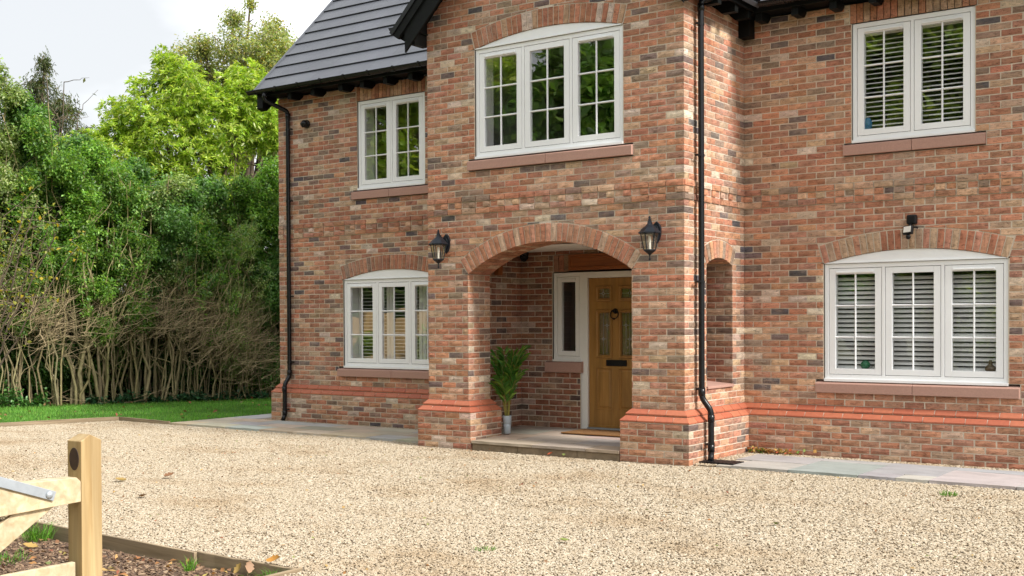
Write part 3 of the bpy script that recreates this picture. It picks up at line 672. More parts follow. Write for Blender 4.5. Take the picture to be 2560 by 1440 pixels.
inside("glass_ornament", [(.07, 0), (.1, .02), (.105, .05), (.07, .085), (.035, .11), (.045, .135), (.028, .16), (.03, .17)], (2.80, ys, 1.025), M['amber'], "brown glass ornament on the sill behind the right sash of the lower right window", "ornament", 12)
inside("blue_pot", [(.05, 0), (.075, .03), (.085, .09), (.078, .15), (.05, .19), (.02, .2)], (1.47, ys, 3.742), M['blue'], "blue ornament inside the upper right window, lower left corner", "ornament", 14)

# ------------------------------------------------------------ porch: front door, side light, beam, ceiling, step
yb = 1.6; Df = MB(); y0 = yb+.028
Df.box(FX0, -2.752, y0, y0+.08, 1.05, 2.236); Df.box(-2.392, -2.27, y0, y0+.08, .152, 2.236); Df.box(-1.444, FX1, y0, y0+.08, .152, 2.236)
Df.box(-2.27, -1.444, y0, y0+.08, 2.157, 2.236); Df.box(-2.752, -2.392, y0, y0+.08, 2.181, 2.236); Df.box(-2.752, -2.392, y0, y0+.08, 1.05, 1.116); Df.box(FX0-.006, -2.365, y0-.03, y0-.001, 1.045, 1.072)
DF = Df.build("door_frame", M['cream'], H, bevel=.003)
s = MB(); frame_ring(s, -2.748, -2.396, y0+.004, y0+.06, 1.12, 2.177, .068, .066, .066, .068); s.build("sash", M['cream'], DF, bevel=.003)
s = MB(); s.box(-2.69, -2.45, y0-.008, y0+.003, 2.135, 2.152); s.build("trickle_vent", M['cream'], DF, bevel=.003)
obj("pane", pane_mesh(.22, .926), None, DF, mat4=Matrix.Translation((-2.571, y0+.03, 1.647)))
sill_stone(DF, -2.92, -2.335, yb-.03, .90, 1.04, 1)
thr = MB(); thr.box(-2.27, -1.444, y0-.02, y0+.08, .15, .181); thr.build("threshold", M['galv'], DF, bevel=.003)
# door leaf: stiles and rails round glazed and fielded panels
dy = yb+.06; leaf = MB(); DX0, DX1, DZ0, DZ1 = -2.266, -1.448, .184, 2.153
holes = [(-2.155, -1.905, 1.845, 2.05), (-1.812, -1.562, 1.845, 2.05), (-2.155, -1.905, 1.098, 1.735), (-1.812, -1.562, 1.098, 1.735), (-2.155, -1.905, .415, .972), (-1.812, -1.562, .415, .972)]
zs_ = sorted({DZ0, DZ1, *[q for h in holes for q in h[2:]]}); xs_ = sorted({DX0, DX1, *[q for h in holes for q in h[:2]]})
for i in range(len(xs_)-1):
    for j in range(len(zs_)-1):
        cx, cz = (xs_[i]+xs_[i+1])/2, (zs_[j]+zs_[j+1])/2
        if not any(h[0] < cx < h[1] and h[2] < cz < h[3] for h in holes): leaf.add([(xs_[i], dy, zs_[j]), (xs_[i+1], dy, zs_[j]), (xs_[i+1], dy, zs_[j+1]), (xs_[i], dy, zs_[j+1])], [(0, 1, 2, 3)])
leaf.box(DX0, DX1, dy+.03, dy+.045, DZ0, DZ1); leaf.box(DX0, DX1, dy-.012, dy-.001, DZ0, DZ0+.03)
for e in ((DX0, DX0, DZ0, DZ1), (DX1, DX1, DZ0, DZ1)): leaf.add([(e[0], dy, e[2]), (e[0], dy+.045, e[2]), (e[0], dy+.045, e[3]), (e[0], dy, e[3])], [(0, 1, 2, 3)])
DOOR = leaf.build("door", M['oak'], H, label="golden oak front door with leaded glass")
def ringp(mb, x0, x1, z0, z1, prof):
    """mitred moulding: prof = list of (inset, y)"""
    q = [[(x0+i, y, z0+i), (x1-i, y, z0+i), (x1-i, y, z1-i), (x0+i, y, z1-i)] for i, y in prof]; vs = [v for r_ in q for v in r_]
    mb.add(vs, [(4*k+c, 4*k+(c+1) % 4, 4*k+4+(c+1) % 4, 4*k+4+c) for k in range(len(prof)-1) for c in range(4)])
for hi, h in enumerate(holes):
    mb = MB()
    if hi < 4:
        ringp(mb, *h, [(-.001, dy+.0005), (.004, dy-.016), (.018, dy-.02), (.028, dy-.012), (.036, dy-.014), (.044, dy+.012), (.048, dy+.02)]); mo = mb.build("glazing_moulding", M['oak'], DOOR)
        gx0, gx1, gz0, gz1 = h[0]+.045, h[1]-.045, h[2]+.037 if hi < 2 else h[2]+.03, h[3]-.04 if hi < 2 else h[3]-.03
        g = pane_mesh(h[1]-h[0]-.09, h[3]-h[2]-.08); g = g.copy(); g.materials.clear(); g.materials.append(M['doorglass']); obj("pane", g, None, DOOR, mat4=Matrix.Translation(((h[0]+h[1])/2, dy+.014, (h[2]+h[3])/2)))
        ld = MB(); w_ = gx1-gx0; yl = dy+.0115
        def strip(a, b, r_=.0022): ld.tube([(a[0], yl, a[1]), (b[0], yl, b[1])], r_, 5)
        def diamond(x, z, s_=.022):
            for a, b in (((-s_, 0), (0, s_)), ((0, s_), (s_, 0)), ((s_, 0), (0, -s_)), ((0, -s_), (-s_, 0))): strip((x+a[0], z+a[1]), (x+b[0], z+b[1]), .003)
        A_, B_ = gx0+w_*.37, gx0+w_*.72
        if hi < 2:
            cx, cz = (A_ if hi == 0 else B_), (h[2]+h[3])/2; diamond(cx, cz)
            strip((cx, h[2]+.04), (cx, cz-.022)); strip((cx, cz+.022), (cx, h[3]-.04)); strip((gx0, cz), (cx-.022, cz)); strip((cx+.022, cz), (gx1, cz))
        else:
            for x in (A_, B_): strip((x, h[2]+.04), (x, h[3]-.04))
            for x, z in ((B_ if hi == 2 else A_, 1.53), (A_ if hi == 2 else B_, 1.35)): diamond(x, z, .02); strip((x-.05, z), (x-.02, z)); strip((x+.02, z), (min(gx1, x+.05), z))
        ld.build("lead_came", M['lead'], DOOR, smooth=True)
    else:
        ringp(mb, *h, [(-.001, dy+.0005), (.003, dy-.004), (.012, dy-.005), (.022, dy+.009), (.034, dy+.009), (.05, dy+.001)]); i = .05
        mb.add([(h[0]+i, dy+.001, h[2]+i), (h[1]-i, dy+.001, h[2]+i), (h[1]-i, dy+.001, h[3]-i), (h[0]+i, dy+.001, h[3]-i)], [(0, 1, 2, 3)]); mb.build("door_panel", M['oak'], DOOR)
kn = MB(); Mk = Matrix.Rotation(R(90), 4, 'X'); kc = (-1.858, dy, 1.715)
kn.lathe([(.036, 0), (.036, .008), (.028, .016), (.02, .03), (.022, .045), (.012, .056), (.002, .058)], kc, 18, M=Mk)
kn.tube([(kc[0]+.058*math.sin(q), dy-.034-.008*math.cos(q), kc[2]-.042-.058*math.cos(q)-.0) for q in [2*math.pi*i/28 for i in range(29)]], [.0072]*29, 8, caps=False); kn.lathe([(.004, 0), (.013, .006), (.015, .014), (.01, .024)], (kc[0], dy-.028, kc[2]-.1), 10, M=Mk)
kn.build("door_knocker", M['iron'], DOOR, smooth=True)
lp = MB(); frame_ring(lp, -1.995, -1.688, dy-.016, dy-.001, .997, 1.077, .022, .022, .016, .016); lp.box(-1.974, -1.709, dy-.011, dy-.001, 1.012, 1.062); lp.build("letter_plate", M['iron'], DOOR, bevel=.003)
beam = MB(); beam.box(-2.53, -.9, yb-.035, yb+.1, 2.262, 2.474); BEAM = beam.build("timber_beam", M['lintel'], H, bevel=.006)
bp_ = MB(); ringp(bp_, -2.50, -.98, 2.292, 2.444, [(0, yb-.0352), (.004, yb-.047), (.014, yb-.047), (.02, yb-.036)]); bp_.build("beam_moulding", M['lintel'], BEAM)
c_ = MB(); c_.add([(-3.32, .42, 2.527), (-.33, .42, 2.527), (-.33, 1.62, 2.527), (-3.32, 1.62, 2.527)], [(0, 3, 2, 1)]); c_.build("porch_ceiling", M['ceiling'], H)
bkw = MB(); bkw.add([(-3.33, .449, 2.16), (-3.0, .449, 2.16), (-3.0, .449, 2.6), (-3.33, .449, 2.6)], [(0, 3, 2, 1)]); bkw.add([(-.67, .449, .1), (-.33, .449, .1), (-.33, .449, 2.6), (-.67, .449, 2.6)], [(0, 3, 2, 1)]); bkw.add([(-3.33, .449, .1), (-3.0, .449, .1), (-3.0, .449, 2.16), (-3.33, .449, 2.16)], [(0, 3, 2, 1)])
n = 24
for i in range(n):                                   # inside face of the arch wall over the opening
    x0_, x1_ = -3.0+2.335*i/n, -3.0+2.335*(i+1)/n; f = lambda x: aG.zc+math.sqrt(max(0, aG.R**2-(x+1.8325)**2))+.01
    if f(x0_) < 2.6: bkw.add([(x0_, .451, f(x0_)), (x1_, .451, f(x1_)), (x1_, .451, 2.62), (x0_, .451, 2.62)], [(0, 3, 2, 1)])
bkw.build("arch_back_wall", M['mortar'], H)
ck = MB(); ck.prism([(-.03, 0), (.035, 0), (.05, .27), (-.05, .27)], Matrix.Translation((-3.255, .98, 2.2)), -.05, .05); ck.build("timber_corbel", M['lintel'], H, bevel=.004)

# raised stone step in the porch: paving slabs on stone risers
STEP = thing("porch_step", "raised sandstone step paving the floor of the arched porch", "step", (-1.83, 0, 0))
def fz(y): return .118+.02*(y+.1)
SC = [(.36, .29, .215), (.42, .345, .26), (.33, .285, .235), (.40, .335, .27), (.38, .30, .21), (.345, .315, .275)]
GC = [(.28, .285, .285), (.335, .33, .32), (.31, .30, .29), (.365, .355, .335), (.385, .37, .335), (.30, .30, .295), (.40, .38, .34)]
def slab(parent, x0, x1, y0, y1, zf, th, col, r, g=.005, over=0):
    mb = MB(); mb.col = tuple(c*r.uniform(.94, 1.06) for c in col); nx, ny = 5, 4; x0 += g; x1 -= g; y0 += g; y1 -= g; e = lambda: r.uniform(-.003, .003); pts = []
    for j in range(ny+1):
        for i in range(nx+1):
            x, y = x0+(x1-x0)*i/nx, y0+(y1-y0)*j/ny; ed = i in (0, nx) or j in (0, ny)
            pts.append((x+(e() if ed else 0), y+(e() if ed else 0), zf(y)+r.uniform(-.0015, .0015)-(.002 if ed else 0)))
    w_ = nx+1; fs = [(j*w_+i, j*w_+i+1, j*w_+i+1+w_, j*w_+i+w_) for j in range(ny) for i in range(nx)]
    ring = list(range(w_))+[j*w_+nx for j in range(1, ny+1)]+[ny*w_+i for i in range(nx-1, -1, -1)]+[j*w_ for j in range(ny-1, 0, -1)]
    b = len(pts); pts += [(pts[i][0]+r.uniform(-.003, .003), pts[i][1]+r.uniform(-.003, .003), pts[i][2]-th) for i in ring]; m = len(ring)
    fs += [(ring[i], b+i, b+(i+1) % m, ring[(i+1) % m]) for i in range(m)]; mb.add(pts, fs)
    return mb.build("paving_slab", M['slab'], parent)
r = random.Random(5)
for y0_, y1_, cuts in ((-.112, .25, [-2.89, -1.98, -1.22, -.775]), (.25, .80, [-2.99, -2.45, -1.62, -.67]), (.80, 1.30, [-3.32, -2.6, -1.85, -1.1, -.33]), (1.30, 1.63, [-3.32, -2.95, -2.1, -1.25, -.33])):
    for i in range(len(cuts)-1): slab(STEP, cuts[i], cuts[i+1], y0_, y1_, fz, .032, SC[(i*2+int(y0_*7)) % 6], r, .004)
mb = MB(); mb.box(-3.3, -.34, .45, 1.62, -.05, .09); mb.box(-2.88, -.78, -.06, .46, -.05, .078); mb.build("step_bed", M['joint'], STEP)
for a, b in ((-2.885, -2.2), (-2.2, -1.35), (-1.35, -.778)):
    mb = MB(); mb.box(a+.003, b-.003, -.088, -.061, -.08, .084); mb.build("step_riser", M['riser'], STEP, bevel=.004)
mt = MB(); nx = 40
mt.box(-2.28, -1.36, .985, 1.56, 0, .016); o = mt.build("doormat", M['coir'], None, bevel=.006); o.location = (0, 0, .150); tag(o, "brown coir doormat lying in front of the oak front door", "doormat")

# ------------------------------------------------------------ roofs
def course_roof(name, x0, x1, ylow, zlow, slope, rows, side=1, axis='x', parent=H, gauge=.318, clipf=None):
    """flat tiles in overlapping courses; rows run along x and climb towards +y"""
    rf = MB(); c, s_ = math.cos(slope), math.sin(slope); Lr = rows*gauge
    def pt(x, q, h): return (x, ylow+q*c-h*s_, zlow+q*s_+h*c)
    rf.add([pt(x0, -.02, -.05), pt(x1, -.02, -.05), pt(x1, Lr, -.05), pt(x0, Lr, -.05)], [(0, 3, 2, 1)]); rf.add([pt(x0, 0, -.01), pt(x1, 0, -.01), pt(x1, Lr, -.01), pt(x0, Lr, -.01)], [(0, 1, 2, 3)])
    ro = rf.build(name, M['fascia'], parent)
    for k in range(rows):
        mb = MB(); tw = .60; x = x0-(tw/2 if k % 2 else 0)
        while x < x1:
            a, b = max(x0, x)+.0015, min(x1, x+tw)-.0015; t_ = rng.uniform(.93, 1.06); mb.col = (t_, t_, t_*rng.uniform(.99, 1.02)); h = .034+rng.uniform(-.0008, .0008); q0, q1 = k*gauge, (k+1)*gauge+.03
            if b-a > .02: mb.add([pt(a, q0, h-.012), pt(b, q0, h-.012), pt(b, q0, h), pt(a, q0, h), pt(b, q1, .008), pt(a, q1, .008)], [(0, 1, 2, 3), (3, 2, 4, 5), (0, 3, 5), (1, 4, 2)])
            x += tw
        mb.build("roof_tile_course", M['slate'], ro)
    return ro, pt
SL = math.atan(1.02)
ro, pt = course_roof("roof", -8.28, 5.55, 1.30, 5.262, SL, 15)
ro['label'] = "main roof of flat grey tiles"
vg = MB(); vg.add([pt(x, q, h) for q in (-.01, 4.8) for x, h in ((-8.315, -.05), (-8.275, -.05), (-8.275, .036), (-8.30, .045), (-8.315, .036))], [(i, (i+1) % 5, (i+1) % 5+5, i+5) for i in range(5)]+[(0, 1, 2, 3, 4)[::-1]]); vg.build("dry_verge", M['slate'], ro)
bb = MB(); bb.add([pt(x, q, h) for q in (.02, 4.8) for x, h in ((-8.29, -.24), (-8.262, -.24), (-8.262, -.052), (-8.29, -.052))], [(i, (i+1) % 4, (i+1) % 4+4, i+4) for i in range(4)]+[(3, 2, 1, 0)]); bb.build("bargeboard", M['fascia'], ro)
rb = MB(); rb.add([pt(-8.28, 4.77, 0), pt(5.55, 4.77, 0), (5.55, 8.2, 5.3), (-8.28, 8.2, 5.3)], [(0, 1, 2, 3)]); rb.build("rear_roof_slope", M['slate'], ro)
bw = MB(); bw.box(XL+.02, XR, 7.5, 7.55, 0, 5.4); bw.add([(XL+.02, YL, -.1), (XL+.02, 7.5, -.1), (XL+.02, 7.5, 5.3), (XL+.02, 4.6, 8.5), (XL+.02, YL, 5.3)], [(0, 1, 2, 3, 4)]); bw.add([(XR, DW, -.1), (XR, 7.5, -.1), (XR, 7.5, 5.3), (XR, 4.6, 8.5), (XR, DW, 5.3)], [(4, 3, 2, 1, 0)]); bw.build("rear_wall", M['brick'], H)
def gutter(name, pts_axis, prof_r, p0, p1, outdir, parent=ro, clips=9):
    """half round gutter from p0 to p1 with clips; outdir points away from the wall"""
    p0, p1, od = Vector(p0), Vector(p1), Vector(outdir); mb = MB(); n = 10; t = (p1-p0).normalized(); vs = []
    for p in (p0, p1):
        for i in range(n+1): q = math.pi*i/n; vs.append(tuple(p+od*(-prof_r*math.cos(q))+Vector((0, 0, -prof_r*math.sin(q)))))
    m = n+1; fs = [(i, i+1, i+1+m, i+m) for i in range(n)]+[tuple(range(m)), tuple(range(2*m-1, m-1, -1))]
    mb.add(vs, fs); rim = p0+od*prof_r; mb.tube([tuple(rim), tuple(p1+od*prof_r)], .006, 6)
    g = mb.build("gutter", M['black'], parent)
    for i in range(clips):
        c = p0+(p1-p0)*((i+.35)/clips); cb = MB(); vs = []
        for e in (-.012, .012):
            for i_ in range(n+1): q = math.pi*i_/n; rr = prof_r+.006; vs.append(tuple(c+t*e+od*(-rr*math.cos(q))+Vector((0, 0, -rr*math.sin(q)))))
        cb.add(vs, [(i_, i_+1, i_+1+m, i_+m) for i_ in range(n)]); e = c+od*(prof_r+.003); a = (abs(t.x), abs(t.y)); cb.box(e.x-.014, e.x+.014, e.y-.014, e.y+.014, e.z-.012, e.z+.012); cb.build("gutter_clip", M['black'], g)
    return g
zG = 5.268
gutter("g", 0, .056, (-8.40, 1.262, zG), (-GW-.36, 1.262, zG), (0, -1, 0)); gutter("g", 0, .056, (.36, 1.20, zG), (5.5, 1.20, zG), (0, -1, 0), clips=6)
e = MB(); e.box(-8.27, -GW-.01, 1.322, 1.35, 5.18, 5.27); e.box(-8.27, -GW-.01, 1.35, YL+.02, 5.20, 5.216); e.build("fascia_board", M['fascia'], ro)
e = MB(); e.box(.02, 5.5, 1.262, 1.29, 5.18, 5.27); e.box(.02, 5.5, 1.29, DW+.02, 5.20, 5.216); e.build("fascia_board", M['fascia'], ro)
def corbel(M4, L_=.26, h=.125, w=.085):
    mb = MB(); pr = [(0, 0), (0, -h*.55), (-L_*.55, -h) if False else (-.10, -h), (-L_+.0, -h), (-L_, 0)]
    mb.add([tuple(M4 @ Vector((x, y, z))) for x in (-w/2, w/2) for y, z in [(0, 0), (0, -h*.5), (-.07, -h), (-L_, -h), (-L_, 0)]], [(0, 1, 2, 3, 4), (9, 8, 7, 6, 5)]+[(i, i+5, (i+1) % 5+5, (i+1) % 5) for i in range(5)])
    return mb.build("rafter_foot", M['fascia'], ro, bevel=.003)
for x in (-7.60, -7.09, -6.50, -6.06, -5.60, -5.11, -4.62, -4.13): corbel(Matrix.Translation((x, YL, 5.215)))
for x in (.30, .745, 1.195, 1.645, 2.095, 2.545, 2.995, 3.445): corbel(Matrix.Translation((x, DW, 5.215)))
mb = MB(); mb.add([(x, y, z) for x in (-8.285, -8.15) for y, z in [(1.33, 5.262), (1.33, 5.0), (1.42, 4.965), (1.64, 5.16), (1.64, 5.262)]], [(0, 1, 2, 3, 4), (9, 8, 7, 6, 5)]+[(i, i+5, (i+1) % 5+5, (i+1) % 5) for i in range(5)]); mb.build("verge_box", M['fascia'], ro, bevel=.004)
# gable roof: ridge runs away from the camera
gx, ge, gh = -GW/2, GW/2+.30, 5.24
def gq(sd, q, h, y): return (gx+sd*(ge-q*math.cos(R(45))+h*math.sin(R(45))), y, gh+q*math.sin(R(45))+h*math.cos(R(45)))
Lq = ge/math.cos(R(45))+.03
def gprism(mb, sd, poly, ya, yb_):
    n = len(poly); vs = [gq(sd, q, h, ya) for q, h in poly]+[gq(sd, q, h, yb_) for q, h in poly]
    fs = [tuple(range(n)), tuple(range(2*n-1, n-1, -1))]+[(i, i+n, (i+1) % n+n, (i+1) % n) for i in range(n)]
    mb.add(vs, [f[::-1] for f in fs] if sd > 0 else fs)
GR = MB()
for sd in (-1, 1): gprism(GR, sd, [(-.02, 0), (Lq, 0), (Lq, .05), (-.02, .05)], -.27, 4.4)
gr = GR.build("gable_roof", M['slate'], H)
for sd in (-1, 1):
    gb = MB(); gprism(gb, sd, [(-.06, -.294), (Lq+.25, -.294), (Lq+.1, -.10), (.13, -.10)], -.275, -.245); gb.build("bargeboard", M['fascia'], gr)
    gb = MB(); gprism(gb, sd, [(.0, -.098), (Lq+.1, -.098), (Lq+.03, .0), (-.02, .0)], -.30, -.25); gb.build("verge_board", M['fascia'], gr)
    gb = MB(); gprism(gb, sd, [(-.025, .002), (Lq, .002), (Lq, .06), (-.025, .06)], -.315, -.272); gb.build("dry_verge", M['black'], gr)
    gb = MB(); gprism(gb, sd, [(.1, -.115), (Lq+.1, -.115), (Lq+.1, -.10), (.1, -.10)], -.246, .03); gb.build("soffit_board", M['fascia'], gr)
for sd, xw in ((-1, -GW), (1, 0)):
    e = MB(); xe = gx+sd*(ge-.03); a, b = sorted((xe, xe-sd*.028)); e.box(a, b, -.24, 1.6, 5.19, 5.29); a, b = sorted((xe-sd*.028, xw-sd*.02)); e.box(a, b, -.24, 1.6, 5.235, 5.25); e.build("fascia_board", M['fascia'], gr)
    gutter("g", 0, .056, (xe+sd*.058, -.30, 5.33), (xe+sd*.058, 1.26 if sd < 0 else 1.20, 5.33), (sd, 0, 0), gr, 3)
    f = MB(); f.add([(x, y, z) for y in (-.24, -.004) for x, z in ((xw, 5.42), (xe, 5.27), (xe, 5.20), (xw+sd*.07, 5.08), (xw, 5.08))], [(0, 1, 2, 3, 4), (9, 8, 7, 6, 5)]+[(i, (i+1) % 5, (i+1) % 5+5, i+5) for i in range(5)]); f.build("box_end", M['fascia'], gr)
for y in (.40, .84, 1.20): corbel(Matrix.Translation((0, y, 5.235)) @ Matrix.Rotation(R(90), 4, 'Z'), .24, .13)
e = MB(); e.box(0.0, .14, 1.40, DW, 4.95, 5.2); e.build("corner_block", M['fascia'], ro, bevel=.004)

ns = MB(); prof = [(.022, .808), (.022, .838), (-.34, .868), (-.34, .808)]; ns.add([(x, y, z) for y in (.535, 1.225) for x, z in prof], [(0, 1, 2, 3), (7, 6, 5, 4)]+[(i, i+4, (i+1) % 4+4, (i+1) % 4) for i in range(4)]); ns.build("sill_stone", M['stone'], H, bevel=.003)
# ------------------------------------------------------------ downpipes, lanterns, cameras
def downpipe(label, pts, collars, brackets, bdir):
    T = thing("downpipe", label, "downpipe", (pts[-1][0], pts[-1][1], 0)); mb = MB(); P_ = [Vector(p) for p in pts]; q = [P_[0]]
    for i in range(1, len(P_)-1):                    # rounded bends
        a, b, c = P_[i-1], P_[i], P_[i+1]; k = min(.05, (a-b).length*.4, (c-b).length*.4); s0, s1 = b+(a-b).normalized()*k, b+(c-b).normalized()*k
        for t in (0, .25, .5, .75, 1): q.append(s0*(1-t)**2+b*2*t*(1-t)+s1*t*t)
    q.append(P_[-1]); mb.tube(q, .034, 14); mb.build("pipe", M['black'], T, smooth=True)
    for p, d in collars:
        mb = MB(); p = Vector(p); d = Vector(d).normalized(); mb.tube([p-d*.04, p-d*.038, p+d*.038, p+d*.04], [.034, .0395, .0395, .034], 14); mb.build("collar", M['black'], T, smooth=True)
    for p in brackets:
        mb = MB(); p = Vector(p); mb.tube([p-Vector((0, 0, .012)), p+Vector((0, 0, .012))], .039, 14); b = Vector(bdir); n_ = Vector((0, 0, 1)).cross(b)
        e = p+b*.09; mb.tube([p, e], .009, 6); mb.tube([e-n_*.025, e+n_*.012], .013, 8); mb.build("pipe_bracket", M['black'], T)
    return T
yw = YL-.05
downpipe("black downpipe at the left corner of the house, swan neck under the gutter", [(-8.03, 1.262, 5.235), (-8.03, 1.262, 5.10), (-7.86, yw, 4.95), (-7.86, yw, .72), (-7.865, YL-.15, .60), (-7.87, YL-.15, .10), (-7.865, YL-.20, .03)],
    [((-8.03, 1.262, 5.17), (0, 0, 1)), ((-7.86, yw, 4.88), (0, 0, 1)), ((-7.86, yw, .78), (0, 0, 1)), ((-7.87, YL-.15, .52), (0, 0, 1)), ((-7.87, YL-.15, .14), (0, 0, 1))], [(-7.86, yw, z) for z in (4.66, 3.52, 2.0, .95)]+[(-7.87, YL-.15, .2)], (1, 0, 0))
downpipe("black downpipe on the sunlit side wall between the porch and the right wing", [(.357, .62, 5.30), (.357, .62, 5.22), (.075, .265, 5.14), (.075, .265, .73), (.175, .292, .585), (.175, .292, .10), (.185, .255, .03)],
    [((.075, .265, 5.06), (0, 0, 1)), ((.075, .265, .79), (0, 0, 1)), ((.175, .292, .5), (0, 0, 1)), ((.175, .292, .17), (0, 0, 1))], [(.075, .265, z) for z in (4.87, 3.42, 2.02, .83)]+[(.175, .292, .22)], (0, -1, 0))
g = MB(); g.box(.05, .52, .13, .40, -.02, .034)
for i in range(9): g.box(.08+i*.048, .10+i*.048, .15, .38, .034, .038)
tag(g.build("drain_grating", M['iron'], None), "black drain grating in the gravel under the right downpipe", "drain cover")

def lantern(label, x, sc=1.0):
    T = thing("wall_lantern", label, "wall light", (x, 0, 2.5), group="carriage lanterns either side of the porch arch"); hx = 6; yc = -.175; zt = 2.555; a0 = R(30)
    def ring(rad, z): return [(rad*math.cos(a0+math.pi*i/3), yc+rad*math.sin(a0+math.pi*i/3), z) for i in range(6)]
    mb = MB(); mb.lathe([(.128, zt), (.128, zt+.008), (.116, zt+.014), (.072, zt+.06), (.04, zt+.085), (.027, zt+.10), (.022, zt+.135), (.012, zt+.14)], (0, yc, 0), 6, a0=a0); mb.lathe([(.012, zt+.138), (.019, zt+.146), (.012, zt+.155), (.008, zt+.16), (.015, zt+.17), (.004, zt+.188)], (0, yc, 0), 10)
    for i in range(24):                               # beaded brim
        q = 2*math.pi*i/24; mb.lathe([(.001, zt-.008), (.006, zt-.002), (.001, zt+.004)], (.117*math.cos(q), yc+.117*math.sin(q), 0), 5)
    mb.build("lantern_cap", M['lamp'], T, keep=True)
    top, bot = ring(.100, zt-.002), ring(.064, zt-.185)
    fm = MB()
    for i in range(6): fm.tube([top[i], bot[i]], .0062, 5); fm.tube([bot[i], bot[(i+1) % 6]], .006, 5); fm.tube([top[i], top[(i+1) % 6]], .006, 5)
    fm.build("lantern_frame", M['lamp'], T)
    for i in range(6):
        me = bpy.data.meshes.new("pane"); k = (i+1) % 6; me.from_pydata([bot[i], bot[k], top[k], top[i]], [], [(0, 1, 2, 3)]); me.materials.append(M['lampglass']); obj("pane", me, None, T)
    mb = MB(); mb.lathe([(.068, zt-.183), (.07, zt-.192), (.055, zt-.205), (.026, zt-.226), (.018, zt-.235), (.009, zt-.242), (.0065, zt-.255), (.0065, zt-.275), (.014, zt-.283), (.011, zt-.292), (.003, zt-.302)], (0, yc, 0), 12); mb.build("lantern_base", M['lamp'], T)
    mb = MB(); mb.lathe([(.011, zt-.18), (.012, zt-.10), (.016, zt-.095), (.016, zt-.04), (.003, zt-.03)], (0, yc, 0), 10); mb.build("lamp_tube", M['reveal'], T)
    mb = MB(); pl_ = [(-.05, -.055), (-.028, -.115), (0, -.15), (.028, -.115), (.05, -.055), (.055, .02), (.035, .07), (0, .10), (-.035, .07), (-.055, .02)]
    mb.prism(pl_, Matrix.Translation((0, 0, zt+.04)), -.028, .004); mb.prism([(p*.6, q*.6) for p, q in pl_], Matrix.Translation((0, 0, zt+.035)), -.042, -.026); mb.build("wall_plate", M['lamp'], T, bevel=.004)
    mb = MB(); mb.tube([(0, -.03, zt-.02), (0, -.075, zt-.03), (0, -.095, zt+.03), (0, -.10, zt+.07), (0, -.14, zt+.115), (0, yc, zt+.13)], [.011, .011, .012, .011, .009, .009], 8); mb.tube([(0, -.04, zt+.08), (0, -.09, zt+.085), (0, -.10, zt+.06)], .007, 6); mb.build("bracket_arm", M['lamp'], T, smooth=True)
    for ch in T.children: ch.matrix_parent_inverse = Matrix.Identity(4); ch.location = Vector(ch.location)-Vector((0, 0, 2.5))
    return T
l1 = lantern("black hexagonal carriage lantern right of the porch arch", -.335)
copy_tree(l1, loc=(-3.335, 0, 2.5), label="black hexagonal carriage lantern left of the porch arch, near the gable corner")
def turret(label, c, nd, look, r_=.062):
    """dome camera: base disc on the wall (normal nd) and a ball looking along look"""
    c, nd, lk = Vector(c), Vector(nd).normalized(), Vector(look).normalized(); T = thing("security_camera", label, "camera", tuple(c))
    q = nd.to_track_quat('Z', 'Y').to_matrix().to_4x4(); mb = MB(); mb.lathe([(r_*.95, 0), (r_*1.0, .012), (r_*1.0, .03), (r_*.86, .042)], tuple(c), 22, M=q); mb.build("camera_base", M['black'], T, smooth=True)
    b = c+nd*.062; n = 14; mb = MB(); mb.lathe([(max(.001, r_*.9*math.sin(math.pi*i/n)), -r_*.9*math.cos(math.pi*i/n)) for i in range(n+1)], tuple(b), 20); mb.build("camera_ball", M['black'], T, smooth=True)
    ql = lk.to_track_quat('Z', 'Y').to_matrix().to_4x4(); mb = MB(); mb.lathe([(r_*.62, r_*.70), (r_*.62, r_*.86), (r_*.5, r_*.92), (r_*.46, r_*.84), (.004, r_*.84)], tuple(b), 18, M=ql); mb.build("camera_lens", M['iron'], T, smooth=True)
turret("black dome camera high on the left wing wall beside the downpipe", (-7.47, YL, 4.715), (0, -1, 0), (-.75, -.55, -.45), .066)
turret("black dome camera under the porch ceiling in the back corner", (-3.20, 1.50, 2.527), (0, 0, -1), (.25, -.6, -.75), .066)
T = thing("floodlight_camera", "black floodlight camera with a small white lamp above the lower right window arch", "camera", (2.005, DW, 2.6)); Y = DW
mb = MB(); mb.box(1.955, 2.062, Y-.07, Y+.002, 2.638, 2.745); mb.build("housing", M['iron'], T, bevel=.016)
mb = MB(); mb.tube([(2.0, Y-.05, 2.64), (1.995, Y-.075, 2.61), (1.99, Y-.09, 2.585)], .016, 8); mb.tube([(2.0, Y-.075, 2.60), (2.06, Y-.06, 2.605), (2.07, Y-.04, 2.595)], .011, 6); mb.build("swivel_arm", M['iron'], T)
Mx = Matrix.Translation((1.985, Y-.11, 2.575)) @ Matrix.Rotation(R(-18), 4, 'X') @ Matrix.Rotation(R(-14), 4, 'Z')
mb = MB(); mb.box(-.058, .058, -.012, .03, -.05, .048, M=Mx); mb.build("lamp_body", M['iron'], T, bevel=.01)
mb = MB(); mb.box(-.044, .044, -.017, -.0125, -.034, .036, M=Mx); mb.build("lamp_lens", M['lens'], T, bevel=.004)
mb = MB(); mb.lathe([(.001, -.026), (.02, -.02), (.027, 0), (.027, .012), (.016, .026), (.001, .03)], (1.992, Y-.115, 2.495), 14); mb.build("sensor_ball", M['iron'], T, smooth=True)

